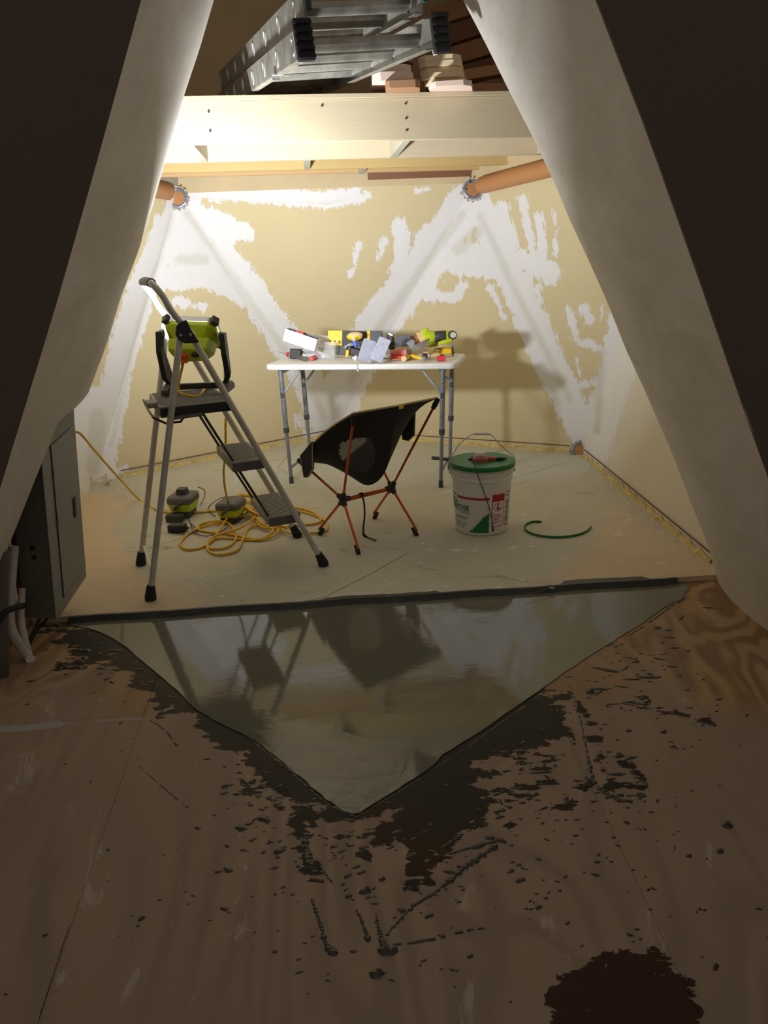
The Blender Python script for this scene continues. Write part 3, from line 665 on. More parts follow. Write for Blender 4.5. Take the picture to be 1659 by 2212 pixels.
# ------------------------------------------------------------------ strut logs and hubs
def log(name, a, b2, label, cap=True):
    root = thing(name, a, label, 'wooden strut')
    b = B(); d = (b2 - a).normalized(); s0 = a + d * 0.02
    b.tube([s0, s0 + d * .02, b2], [0.040, 0.052, 0.052], 20); b.build('beam', REDW, root)
    return root
l1 = log('wooden_strut', H2 + V(0.02, -0.10, -0.03), H3 + V(-0.10, 0.1, 0.04), 'round reddish wooden strut running from the right hub out over the right wall')
l2 = log('wooden_strut', H1 + V(-0.03, -0.09, 0.0), H0 + V(0.12, 0.1, 0.02), 'short reddish wooden strut at the left hub, partly hidden by the left jamb')
def hub(c, label):
    root = thing('strut_hub', c, label, 'metal hub')
    b = B(); ax = Vector((0.0, -1, 0.15))
    R0 = basis((1, 0, 0), ax); b.tube([c + R0 @ Vector((.055 * math.cos(t), .055 * math.sin(t), .012)) for t in [i * math.pi / 12 for i in range(24)]], .010, 8, True); b.build('rim', GALV, root)
    b = B(); b.lathe([(0.046, 0), (0.048, .012), (0.044, .016)], c, ax, 18); b.build('timber_end', REDW, root)
    R = basis((1, 0, 0), ax)
    for k in range(6):
        t = k * 1.05; b = B(); u = Vector((math.cos(t), 0, math.sin(t))); b.box(c + u * 0.055 + V(0, -.02, 0), (0.02, 0.03, 0.006), rot('Y', -math.degrees(t))); b.build('tab', GALV, root)
    b = B()
    for k in range(14):
        t = k * .45; r0 = 0.068; p = c + V(math.cos(t) * r0, -.012, math.sin(t) * r0); q_ = c + V(math.cos(t + .25) * r0 * random.uniform(1.05, 1.35), -.02, math.sin(t + .25) * r0 * 1.2)
        b.add([p, q_, c + V(math.cos(t + .5) * r0, -.010, math.sin(t + .5) * r0)], [(0, 1, 2)])
    b.build('torn_paper', PEEL, root)
hub(H1 + V(0.0, -0.03, -0.035), 'galvanised hub ring torn through the drywall at the left strut')
hub(H2 + V(-0.01, -0.03, -0.045), 'galvanised hub ring around the round end of the right strut')
c = C_ + V(-0.02, -0.04, FZ + 0.03)
hub(c, 'broken open hub ring at the floor in the back right corner')

# ------------------------------------------------------------------ loft platform
LB, LT = 1.92, 2.102
loft = thing('loft_platform', V(0, 4.0, LB), 'unfinished loft of yellow pine joists spanning the alcove behind the opening', 'loft')
def joist(name, y, zb, zt, m, x0=-1.75, x1=1.6):
    b = B(); b.box(((x0 + x1) / 2, y + .019, (zb + zt) / 2), (x1 - x0, 0.038, zt - zb)); return b.build(name, m, loft, 0.002)
rim = joist('rim_joist', 4.03, LB, LT, PINE)
joist('joist', 4.66, LB, LT, PINE2); joist('joist', 5.10, LB, LT, PINEY); joist('joist', 5.36, LB + .004, LT, PINEO, -1.35, 1.3)
b = B(); b.box((0, 4.72, LT + 0.010), (3.3, 1.4, 0.019)); b.build('plywood_deck', PINE, loft, 0.001)
for x, y0, y1, m in ((-0.86, 4.07, 4.66, PINEG), (0.18, 4.07, 4.66, PINEG), (-0.30, 4.70, 5.10, PINEG), (0.05, 5.14, 5.42, PINEG), (1.02, 4.07, 4.66, PINE2)):
    b = B(); b.box((x, (y0 + y1) / 2, (LB + LT) / 2), (0.038, y1 - y0, LT - LB)); b.build('blocking', m, loft, 0.002)
for px, py in ((457, 247), (460, 288), (878, 222), (879, 254), (880, 280), (697, 190 + 40)):
    p = at(px, py, 4.028); b = B(); b.lathe([(0.0055, 0), (0.0055, .0015), (0.003, .002)], p, (0, -1, 0), 10); o = b.build('screw', DGREY, loft); o.parent = rim
loft.rotation_euler.z = math.radians(5)
# ------------------------------------------------------------------ boards stacked on the loft
DZ = LT + 0.0195
def board(c, ang, wd, th, length, ear, m, tilt=0, label='', roll=0):
    """c: centre of the front end underside; boards run back into the loft"""
    d = Vector((math.sin(ang), math.cos(ang), 0)); u = Vector((math.cos(ang), -math.sin(ang), 0)); up_ = Vector((0, 0, 1))
    if roll: Rr = Matrix.Rotation(roll, 3, d); u = Rr @ u; up_ = Rr @ up_
    o = thing('lumber_board', c, label, 'board', 'boards stacked on the loft'); hw = wd / 2
    pts = [c - u * (hw - ear) , c + u * (hw - ear), c + u * hw + d * ear, c + u * hw + d * length, c - u * hw + d * length, c - u * hw + d * ear]
    b = B(); b.prism(pts, up_ * th); ob = b.build('lumber_board', m, None, 0.0015)
    bpy.data.objects.remove(o); ob['label'] = label; ob['category'] = 'board'; ob['group'] = 'boards stacked on the loft'; return ob
Yb = 3.985
x0 = at(955, 200, Yb).x
nm = ['bottom', 'second', 'third', 'fourth', 'fifth', 'top']
for k in range(6):
    xo = [0.03, 0.015, 0.0, -.005, -.008, -.012][k]; yo = [-0.05, 0.03, 0.01, 0.03, 0.02, 0.025][k]
    board(V(x0 + xo, Yb + yo, DZ + .001 + k * 0.0245), -0.14 + 0.30, 0.20, 0.024, 0.95, 0.036, STACKP if k == 0 else STACK, label='dog-eared pine board, %s of the six in the right stack on the loft' % nm[k])
x1_ = at(855, 200, Yb).x
lab = ['small brown offcut lying lowest under the left stack of boards', 'pale dog-eared board, lowest full one of the left stack on the loft', 'cream dog-eared board, middle of the left stack on the loft', 'darker reddish board on top of the left stack on the loft']
board(V(x1_ + 0.03, Yb - 0.05, DZ), 0.05, 0.16, 0.034, 0.35, 0.02, STACKD, label=lab[0], roll=0.0)
board(V(x1_ - .01, Yb - .02, DZ + 0.036), -0.05, 0.19, 0.04, 0.9, 0.036, STACKP, label=lab[1])
board(V(x1_ - .015, Yb + .02, DZ + 0.077), -0.02, 0.185, 0.036, 0.9, 0.03, STACKP, label=lab[2])
board(V(x1_ + .005, Yb + .03, DZ + 0.126), 0.0, 0.165, 0.034, 0.9, 0.02, STACKD, label=lab[3])
for k in range(3):
    b = B(); b.box((0.83, 4.42 + 0.05 * k, DZ + 0.018 + 0.036 * k), (0.72, 0.14, 0.034), rot('Z', 8 - 3 * k)); o = b.build('lumber_board', STACKD, None, 0.0015)
    tag(o, 'brown board lying crosswise at the right end of the loft, %s of three' % ['lowest', 'middle', 'upper'][k], 'board', 'boards stacked on the loft')
b = B(); b.box((0.80, 4.62, DZ + 0.21), (0.75, 0.10, 0.05), rot('Y', -9) @ rot('Z', 12)); b.box((1.0, 4.62, DZ + .09), (.05, .05, .2)); tag(b.build('lumber_board', STACKD, None, .002), 'brown board propped slanting above the crosswise boards on the loft', 'board')

# ------------------------------------------------------------------ aluminium extension ladder on the loft
P0 = at(652, 88, 2.92); P1 = at(522, 186, 4.25); dl = (P1 - P0).normalized(); Rr0 = at(925, 62, 2.92)
wv = (Rr0 - P0); wv = (wv - dl * wv.dot(dl)); LW = 0.47; wv = wv.normalized(); un = wv.cross(dl).normalized()
if un.z < 0: un = -un
ext = thing('extension_ladder', P0 - un * 0.04, 'aluminium extension ladder with black feet lying on the loft and jutting forward', 'ladder')
def rail(o0, L, name, m=ALUX, side=1):
    hgt = 0.092; fl = 0.030; t = 0.004; b = B(); R = Matrix((wv * side, dl, un)).transposed()
    c = o0 + dl * L / 2
    b.box(c, (t, L, hgt), R); b.box(c + un * (hgt / 2) + wv * side * (-fl / 2), (fl, L, t), R); b.box(c - un * (hgt / 2) + wv * side * (-fl / 2), (fl, L, t), R)
    o = b.build(name, m, ext, 0.001)
    for k in range(int(L / 0.30) + 1):
        q_ = o0 + dl * (0.14 + 0.30 * k) + wv * side * 0.001; b = B()
        b.tube([q_ + (dl * math.cos(t2) * 0.017 + un * math.sin(t2) * 0.026) for t2 in [i * math.pi / 8 for i in range(16)]], 0.0045, 6, True); sub(o, b.build('rung_collar', ALU, ext))
    return o
L1 = 2.3
# lower section hangs nearer; fly section sits above and slightly behind
for (o0, L, off) in ((P0, L1, 0.0), (P0 + un * 0.112 + dl * 0.02, L1, 0.025)):
    rail(o0 + wv * off, L, 'side_rail', ALUX, -1); rail(o0 + wv * (LW - off), L, 'side_rail', ALUX, 1)
    for k in range(int(L / 0.30)):
        a = o0 + dl * (0.14 + 0.30 * k) + wv * off; c2 = o0 + dl * (0.14 + 0.30 * k) + wv * (LW - off)
        b = B(); R = Matrix((wv, dl, un)).transposed(); mid = (a + c2) / 2
        pr = []
        for t2 in range(12):
            an = 2 * math.pi * t2 / 12; pr.append(a + dl * 0.022 * math.cos(an) * (1.15 if math.sin(an) > 0 else 0.8) + un * 0.023 * math.sin(an))
        b.prism(pr, c2 - a); b.build('rung', ALUX, ext, 0, 50)
# feet
for sgn, o0 in ((-1, P0), (1, P0 + wv * LW)):
    R = Matrix((wv, dl, un)).transposed(); b = B(); f0 = o0 + wv * sgn * 0.006 - dl * 0.01
    b.prism([f0 + dl * .10 + un * .035, f0 + dl * .02 + un * .05, f0 - dl * .03 + un * .03, f0 - dl * .05 - un * .06, f0 + dl * .03 - un * .065], wv * sgn * 0.006)
    b.build('foot_bracket', ALUD, ext, 0.001)
    b = B(); f1 = f0 - dl * .045 - un * .005
    b.box(f1, (0.06, 0.030, 0.125), R @ rot('X', -12)); o = b.build('rubber_foot', RUBB, ext, 0.006)
    for k in range(5):
        b = B(); b.box(f1 - dl * .019 + un * (-.05 + .025 * k) + dl * (-.0045 * (k - 2) * -1), (0.058, 0.007, 0.010), R @ rot('X', -12)); sub(o, b.build('tread_rib', RUBB, ext))
b = B(); b.box(P0 + un * .11 + wv * .03 - dl * .02, (0.02, 0.02, 0.06), R); b.build('end_cap', plain('dark_green_cap', rgb(20, 74, 56), .5), ext, .004)
b = B(); b.box(P0 + un * .11 + wv * (LW - .03) - dl * .02, (0.02, 0.02, 0.04), R); b.build('end_cap', MATS['dark_green_cap'], ext, .004)
for k in (0.5, 1.35):
    b = B(); q_ = P0 + dl * k - un * .045; b.box(q_, (.03, .05, .008), R); b.box(q_ + dl * .02 - un * .01, (.03, .006, .02), R); b.build('guide_hook', ALU, ext, .001)

# ================================================================== STEP LADDER
lf = G(328, 1295, FZ); rfp = G(697, 1222, FZ); lb = G(308, 1220, FZ); rb = G(640, 1160, FZ)
wd = ((rb - rfp) + (lb - lf)) / 2; wl_ = wd.length; wn = wd.normalized(); fdir = (rfp - lf); Lb = fdir.length; fd = (fdir - wn * fdir.dot(wn)).normalized()
SK = wn * fdir.normalized().dot(wn)
def L3(s_, z, w_=0.0): # s along front direction, z height, w across (0 near side .. 1 far side)
    return lf + fdir.normalized() * s_ + wn * (wl_ * w_) + Vector((0, 0, z - FZ))
sl = thing('step_ladder', L3(0.39, FZ, 0.5), 'grey three-step folding ladder with handrail carrying the work light', 'step ladder')
hin = (0.262, 1.12)
def OP(px, py):       # pixel -> (s, z) in the near side plane of the ladder
    n_ = fdir.cross(Vector((0, 0, 1))); d_ = ray(px, py); o_ = Vector((0, 0, CAMH)); X_ = o_ + d_ * ((lf - o_).dot(n_) / d_.dot(n_))
    return ((X_ - lf).dot(fdir.normalized()), X_.z)
Rs = basis(fdir, (0, 0, 1))
for w_ in (0, 1):
    q0 = L3(0.772, FZ + .035, w_); q1 = L3(hin[0] + .02, hin[1], w_); b = B(); b.tube([q0, q1], 0.0135, 14); b.build('front_rail', ALUD, sl)
    b = B(); b.tube([L3(0.0, FZ + .035, w_), L3(0.243, 1.11, w_)], 0.0135, 14); b.build('rear_leg', ALUD, sl)
    for s0, sg in ((0.782, 1), (-0.004, -1)):
        b = B(); tp = L3(s0 - sg * .022 if sg > 0 else s0 + .008, FZ + .065, w_); bt = L3(s0, FZ + .001, w_)
        b.tube([bt, bt + V(0, 0, .012), tp], [0.024, 0.025, 0.017], 14); b.build('foot_cap', RUBB, sl)
    # hinge plate
    b = B(); wo = -0.018 if w_ == 0 else 1.0 + .002; ys = wn * 0.014
    wo = -0.062 if w_ == 0 else 1.03
    pts = [OP(x, y) for x, y in ((377, 722), (379, 704), (388, 695), (401, 690), (411, 711), (429, 739), (397, 741), (384, 733))]
    b.prism([L3(s_, z, wo) for s_, z in pts], wn * 0.012)
    hp = b.build('hinge_plate', BLACK if w_ == 0 else ALU, sl, 0.004)
    for s_, z in (OP(388, 723), OP(409, 722)):
        c0 = L3(s_, z, wo) - wn * .001; b = B(); b.lathe([(0.006, 0), (0.0055, .003), (0.003, .0045)], c0, -wn, 12); sub(hp, b.build('rivet', STEEL, sl))
# top handle loop
def hl(w_): return [L3(hin[0] + .03, 1.11, w_), L3(.225, 1.20, w_), L3(.195, 1.262, w_), L3(.172, 1.298, w_ + (.02 if w_ == 0 else -.02))]
pa = hl(0); pb = hl(1)
pth = catmull(pa + [L3(.16, 1.316, .12), L3(.158, 1.318, .5), L3(.16, 1.316, .88)] + pb[::-1], 6)
b = B(); b.tube(pth, 0.013, 14); hb = b.build('handrail', ALU, sl)
b = B(); b.tube(catmull([L3(.163, 1.314, .10), L3(.158, 1.319, .5), L3(.163, 1.314, .90)], 6), 0.018, 14); b.build('grip', GREY, sl)
def step(name, s0, s1, zt, th, w0, w1, ribs=8, rubber=TREAD):
    b = B(); e = fdir.normalized()
    top = [(s0, w0), (s1, w0), (s1, w1), (s0, w1)]
    b.prism([L3(s_, zt - th, w_) for s_, w_ in top], (0, 0, th)); o = b.build(name, rubber, sl, 0.006)
    b = B(); b.prism([L3(s1 - .001, zt - th * .98, w0), L3(s1 + .004, zt - th * .9, w0), L3(s1 + .004, zt - .004, w0), L3(s1 - .001, zt - .003, w0)], wn * wl_ * (w1 - w0)); sub(o, b.build('front_edge', BLACK, sl))
    b = B(); b.prism([L3(s0 + .004, zt - th * .98, w0 - .012), L3(s1, zt - th * .98, w0 - .012), L3(s1, zt - .006, w0 - .012), L3(s0 + .004, zt - .006, w0 - .012)], wn * wl_ * .02); sub(o, b.build('side_edge', BLACK if name == 'top_platform' else GREY, sl))
    n = int(wl_ * (w1 - w0) / 0.02)
    b = B()
    for k in range(n):
        wq = w0 + .03 + (w1 - w0 - .06) * (k + .5) / n; b.box((L3(s0 + .012, zt, wq) + L3(s1 - .012, zt, wq)) / 2 + V(0, 0, .001), ((s1 - s0 - .024), .006, .003), Rs)
    r = b.build('tread_ribs', rubber, sl); r['kind'] = 'stuff'; sub(o, r); return o
plat = step('top_platform', 0.13, 0.425, 0.835, 0.045, 0.04, 0.95)
step('step', 0.405, 0.555, 0.565, 0.045, 0.07, 0.92); step('step', 0.545, 0.69, 0.292, 0.045, 0.07, 0.92)
# braces, tie bars, maroon safety latch under platform
for w_, wn2 in ((.12, 1), (.86, 1)):
    b = B(); b.tube([L3(.30, .80, w_), L3(.425, .545, w_), L3(.565, .262, w_)], 0.006, 8); b.build('tie_bar', DGREY, sl)
for w_ in (.0, 1):
    b = B(); b.tube([L3(.17, .785, w_ + .02), L3(.30, .79, w_ + .02)], 0.0075, 8); b.build('platform_arm', GREY, sl)
b = B(); b.tube([L3(.10, .815, .86), L3(.10, .80, .5), L3(.105, .79, .10), L3(.15, .765, .06), L3(.21, .765, .06), L3(.23, .79, .06)], 0.005, 8); b.build('safety_latch', MAROON, sl)
b = B(); b.box((L3(.10, .83, .35) + L3(.13, .83, .35)) / 2, (.05, .11, .022), Rs); b.build('latch_tab', TREAD, sl, .005)
for w0, z in ((0, .12), ):
    b = B(); b.tube([L3(.02, .13, 0.03), L3(.018, .12, .97)], 0.005, 8); b.build('rear_spreader', WHITEP, sl)

# ================================================================== WORK LIGHT
wlr = thing('work_light', L3(.28, .838, .5), 'lime green flood work light standing on the ladder platform, facing the back wall', 'work light')
Zl = LAMP_N; Xl = Vector((1, 0.05, 0)); Xl = (Xl - Zl * Xl.dot(Zl)).normalized(); Yl = Zl.cross(Xl)
RL = Matrix((Xl, Yl, Zl)).transposed(); C0 = LAMP_P
def oct_(hx, hy, c, z): return [C0 + Xl * x + Yl * y + Zl * z for x, y in ((-hx + c, -hy), (hx - c, -hy), (hx, -hy + c), (hx, hy - c), (hx - c, hy), (-hx + c, hy), (-hx, hy - c), (-hx, -hy + c))]
def loft_(rings):
    b = B(); n = len(rings[0]); b.add([p for r in rings for p in r], [(i * n + k, i * n + (k + 1) % n, (i + 1) * n + (k + 1) % n, (i + 1) * n + k) for i in range(len(rings) - 1) for k in range(n)] + [tuple(range(n))[::-1], tuple((len(rings) - 1) * n + k for k in range(n))]); return b
hd = loft_([oct_(.045, .035, .014, -.075), oct_(.060, .050, .02, -.06), oct_(.078, .060, .02, -.035), oct_(.108, .085, .030, -.008), oct_(.110, .087, .03, .012)]).build('head_housing', LIME, wlr, .003)
bz = B(); R1 = oct_(.115, .092, .034, .008); R2 = oct_(.115, .092, .034, .034); R3 = oct_(.098, .076, .03, .034); R4 = oct_(.098, .076, .03, .018); allr = [R1, R2, R3, R4]
bz.add([p for r in allr for p in r], [(i * 8 + k, i * 8 + (k + 1) % 8, (i + 1) * 8 + (k + 1) % 8, (i + 1) * 8 + k) for i in range(3) for k in range(8)]); bz.build('bezel', ALU, wlr, .002)
b = B(); b.add(oct_(.099, .077, .03, .020), [tuple(range(8))]); b.build('led_lens', LED, wlr)
for sx in (-1, 1):
    for sy in (-1, 1):
        b = B(); b.box(C0 + Xl * sx * .104 + Yl * sy * .080 + Zl * .022, (.022, .034, .036), RL @ rot('Z', 45 * sx * sy)); b.build('corner_bumper', DGREY, wlr, .004)
for k in range(7):
    b = B(); b.box(C0 + Xl * (-.045 + .015 * k) + Yl * .083 - Zl * .004, (.006, .012, .020), RL @ rot('X', 35)); sub(hd, b.build('vent_slot', DGREY, wlr))
for k in range(-1, 2, 2):
    b = loft_([[C0 + Xl * (x + k * .052) + Yl * y + Zl * z for x, y, z in ((-.018, -.05, -.06), (.018, -.05, -.06), (.014, .03, -.062), (-.014, .03, -.062))], [C0 + Xl * (x + k * .060) + Yl * y + Zl * z for x, y, z in ((-.010, -.06, -.085), (.010, -.06, -.085), (.008, .0, -.08), (-.008, .0, -.08))]])
    sub(hd, b.build('cooling_fin', LIME, wlr, .003))
b = loft_([[C0 + V(x, y, z) for x, y, z in q_] for q_ in (((-.085, -.10, .0), (.085, -.10, .0), (.10, .02, -.04), (-.10, .02, -.04)), ((-.085, -.125, -.045), (.08, -.125, -.045), (.085, -.01, -.085), (-.085, -.01, -.085)), ((-.055, -.10, -.098), (.055, -.10, -.098), (.05, -.03, -.105), (-.05, -.03, -.105)))])
b.build('battery_bay', LIME, wlr, .006)
cb = C0 - Yl * .10 - Zl * .092
b = B(); b.ball(C0 + V(.028, -.118, -.068), (.020, .010, .012)); b.build('battery_port', BLACK, wlr)
po = at(397, 770, C0.y - .115); b = B(); b.ball(po, (.017, .014, .016)); b.cyl(po, po + V(-.012, -.002, -.035), .006); b.cyl(po + V(.006, 0, 0), po + V(.010, -.006, -.028), .006); b.build('plug', ORANGE, wlr)
# bracket
pz = 0.840
for sx in (-1, 1):
    piv = C0 + Xl * sx * .118 - Yl * .03 - Zl * .02
    b = B(); b.lathe([(.020, 0), (.020, .016), (.014, .024)], piv, Xl * sx, 14); b.build('tilt_knob', GREY, wlr, .002)
    e = fdir.normalized(); bx_ = C0 + Vector((sx * .125, 0, 0)); bp = Vector((bx_.x, bx_.y - .02, pz + .03))
    b = B(); pts = [piv + V(sx * .006, .03, .015), piv + V(sx * .006, -.03, .015), piv + V(sx * .010, -.045, -.07), Vector((bx_.x, bx_.y - .035, pz + .07)), Vector((bx_.x - sx * .02, bx_.y - .03, pz + .035)), Vector((bx_.x - sx * .02, bx_.y + .03, pz + .035)), Vector((bx_.x, bx_.y + .02, pz + .08)), piv + V(sx * .010, .02, -.06)]
    b.prism(pts, Vector((sx * .022, 0, 0))); b.build('side_arm', BLACK, wlr, .004)
    b = B(); cA = Vector((C0.x + sx * .115, C0.y - .10, pz + .004)); cB = Vector((C0.x + sx * .115, C0.y + .08, pz + .004))
    b.prism([cA, cA + V(0, .0, .022), Vector((cA.x, C0.y - .03, pz + .045)), Vector((cA.x, C0.y + .03, pz + .045)), cB + V(0, 0, .022), cB], (sx * .03, 0, 0)); b.build('base_foot', DGREY, wlr, .005)
b = B(); b.box((C0.x, C0.y - .03, pz + .034), (.23, .03, .024)); b.build('base_bar', BLACK, wlr, .004)
b = B(); b.tube(catmull([(C0.x - .12, C0.y + .07, pz + .012), (C0.x, C0.y + .085, pz + .012), (C0.x + .12, C0.y + .07, pz + .012)], 4), .010, 10); b.build('carry_handle', DGREY, wlr)

# ================================================================== FOLDING TABLE
TZ = 0.79
tl = Vector((-.705, 4.76, TZ)); tr = Vector((.452, 4.50, TZ)); te = (tr - tl).normalized(); tn = Vector((-te.y, te.x, 0)); TLn = (tr - tl).length; TD = 0.52
def T(u, v, z=0.0): return tl + te * u + tn * v + Vector((0, 0, z))
def TP(px, py, z=0.0): return G(px, py, TZ + z)
tb = thing('folding_table', T(TLn / 2, TD / 2, -TZ + FZ), 'white fold-in-half plastic table with grey telescopic legs, covered in tools', 'table')
def slabh(u0, u1, rl, rr):
    r = .045; pts = []
    for cx, cy, a0, on in ((u0 + r, r, 180, rl), (u1 - r, r, 270, rr), (u1 - r, TD - r, 0, rr), (u0 + r, TD - r, 90, rl)):
        if on: pts += [(cx + r * math.cos(math.radians(a0 + t)), cy + r * math.sin(math.radians(a0 + t))) for t in (0, 22, 45, 68, 90)]
        else: pts.append((u0 if cx < (u0 + u1) / 2 else u1, 0 if cy < TD / 2 else TD))
    b = B(); b.prism([T(x, y, -.034) for x, y in pts], (0, 0, .034)); return b
slabh(0, TLn / 2 - .0012, True, False).build('tabletop_half', WHITEP, tb, .008)
slabh(TLn / 2 + .0012, TLn, False, True).build('tabletop_half', WHITEP, tb, .008)
b = B(); b.cyl(T(TLn / 2, -.003, -.036), T(TLn / 2, .03, -.036), .006); b.build('fold_hinge', STEEL, tb)
for u, sg in ((.085, 1), (TLn - .085, -1)):
    for v in (.045, TD - .045):
        spl = .025 * -sg * 0
        top = T(u, v, -.032); bot = T(u + sg * .02, v, -TZ + FZ); d = bot - top
        b = B(); b.tube([top, top + d * .52], .0155, 14); o = b.build('leg', LEGG, tb)
        b = B(); b.tube([top + d * .50, bot + V(0, 0, .03)], .0115, 12); sub(o, b.build('lower_tube', LEGG, tb))
        b = B(); b.tube([top + d * .50, top + d * .545], .0185, 14); sub(o, b.build('collar', LEGD, tb))
        b = B(); b.tube([bot, bot + V(0, 0, .045)], .0145, 12); sub(o, b.build('foot_cap', LEGD, tb))
        for k in (.12, .27, .40):
            c = top + d * k - tn * .0155; b = B(); b.lathe([(.0035, 0), (.0035, .001)], c, -tn, 8); sub(o, b.build('pin_hole', BLACK, tb))
        b = B(); b.tube([T(u + sg * .13, v, -.034), top + d * .22 + te * sg * .0], .006, 8, flat=(1, 1.4)); b.build('fold_brace', STEEL, tb)
        b = B(); b.box(top + d * .22, (.02, .036, .035), basis(te)); b.build('brace_clip', LEGD, tb, .003)
    b = B(); b.tube([T(u, .045, -.05), T(u, TD - .045, -.05)], .012, 10); b.build('leg_crossbar', LEGG, tb)
    b = B(); b.tube([T(u + sg * .017, .045, -TZ + FZ + .10), T(u + sg * .017, TD - .045, -TZ + FZ + .10)], .009, 10); b.build('foot_crossbar', LEGG, tb)
b = B(); p = at(933, 989, 4.7); b.cyl(p, at(975, 993, 4.66), .011); o = b.build('crossbar_sleeve', BLACK, tb)

# ------------------------------------------------------------------ things on the table
def tk(name, px, py, label, cat): return thing(name, TP(px, py), label, cat)
def R_(yaw=0, pit=0, rol=0): return rot('Z', yaw) @ rot('Y', pit) @ rot('X', rol)
PX = 0.00288   # metres per pixel near the table
# white open box
o = tk('white_box', 645, 765, 'white open cardboard box tipped up at the left end of the table', 'box'); c = at(652, 733, 4.86)
R = R_(-12, 19, 0)
for nm2, cc, sz, m in (('front_panel', (0, -.04, 0), (.21, .003, .075), WHITEP), ('back_panel', (0, .04, 0), (.21, .003, .075), GREY), ('bottom_panel', (0, 0, -.036), (.21, .08, .003), WHITEP), ('end_panel', (-.104, 0, 0), (.003, .08, .075), WHITEP), ('end_panel', (.104, 0, 0), (.003, .08, .075), WHITEP)):
    b = B(); b.box(c + R @ Vector(cc), sz, R); b.build(nm2, m, o)
b = B(); b.box(c + R @ Vector((0, 0.0, .018)), (.19, .07, .02), R); b.build('dark_contents', BLACK, o, .003)
b = B(); b.box(c + R @ Vector((-.02, -.005, .037)), (.05, .03, .012), R); b.build('red_strip', RED, o, .002)
# black holder
o = tk('tool_case', 635, 762, 'small black case with white edge under the tipped white box', 'case'); c = TP(640, 764, .032)
b = B(); b.box(c, (.075, .05, .062), R_(-8, 6)); b.build('body', BLACK, o, .006)
b = B(); b.tube([c + V(-.05, -.01, -.03), c + V(-.032, -.012, .036), c + V(.02, -.014, .026), c + V(.07, -.01, .010)], .004, 6); b.build('wire_frame', STEEL, o)
b = B(); b.box(c + V(.085, 0, -.012), (.09, .03, .014), R_(-8)); b.build('rail_bar', WHITEP, o, .003)
b = B(); b.box(c + V(.085, 0.004, .008), (.09, .03, .010), R_(-8)); b.build('upper_bar', DGREY, o, .003)
# screwdriver
def screwdriver(px0, py0, px1, py1, mh, mc_, label):
    tip = TP(px0, py0, .006); end = TP(px1, py1, .014); d = (end - tip).normalized(); L = (end - tip).length
    o = thing('screwdriver', tip, label, 'screwdriver')
    b = B(); b.tube([tip, tip + d * L * .45], [.0025, .004], 8); b.build('blade', STEEL, o)
    b = B(); b.lathe([(.006, 0), (.016, .008), (.017, .02), (.012, .032)], tip + d * L * .36, d, 14); b.build('collar', mc_, o)
    b = B(); b.lathe([(.011, 0), (.015, .02), (.0145, L * .35), (.016, L * .46), (.014, L * .5)], tip + d * L * .5, d, 14); b.build('handle', mh, o)
screwdriver(601, 760, 662, 776, GREY, RED, 'grey handled screwdriver with red collar at the table left edge')
# clear tub
ctr = TP(697, 773); o = thing('plastic_tub', ctr, 'clear plastic tub full of odds and ends, left of the table fold', 'tub')
def rrect(hx, hy, r, z, cc=ctr):
    pts = []
    for cx, cy, a0 in ((-hx + r, -hy + r, 180), (hx - r, -hy + r, 270), (hx - r, hy - r, 0), (-hx + r, hy - r, 90)):
        pts += [cc + te * (cx + r * math.cos(math.radians(a0 + t))) + tn * (cy + r * math.sin(math.radians(a0 + t))) + V(0, 0, z) for t in (0, 30, 60, 90)]
    return pts
def shell(rings, cap=True):
    b = B(); n = len(rings[0]); b.add([p for r in rings for p in r], [(i * n + k, i * n + (k + 1) % n, (i + 1) * n + (k + 1) % n, (i + 1) * n + k) for i in range(len(rings) - 1) for k in range(n)] + ([tuple(range(n))[::-1]] if cap else [])); return b
shell([rrect(.100, .07, .03, .002), rrect(.118, .085, .03, .100)]).build('tub_wall', CLEAR, o)
shell([rrect(.118, .085, .03, .098), rrect(.126, .093, .03, .100), rrect(.126, .093, .03, .108), rrect(.117, .085, .03, .108)], False).build('rim', CLEAR, o)
for k in range(6):
    c = ctr + te * random.uniform(-.07, .07) + tn * random.uniform(-.045, .045) + V(0, 0, .015 + .012 * k); b = B(); b.box(c, (random.uniform(.04, .09), .03, .02), R_(random.uniform(-60, 60), random.uniform(-20, 20)))
    tag(b.build('hardware_pack', MATC if k % 2 else WHITEP, None, .003), 'pale hardware pack jumbled inside the clear plastic tub', 'hardware pack', 'packs inside the clear tub')
screwdriver(705, 762, 672, 775, RED, RED, 'red handled screwdriver lying inside the clear plastic tub')
bc = ctr + V(.02, .01, .118); o = thing('clear_bottle', bc, 'clear plastic bottle lying across the top of the tub', 'bottle')
d = R_(-6, 8) @ Vector((1, 0, 0)); b = B(); b.lathe([(.016, 0), (.024, .012), (.025, .05), (.022, .055), (.025, .06), (.024, .10), (.012, .12), (.011, .13)], bc - d * .07, d, 16); b.build('bottle_body', CLEAR, o)
b = B(); b.lathe([(.014, 0), (.014, .016)], bc + d * .06, d, 14); b.build('cap', WHITEP, o)
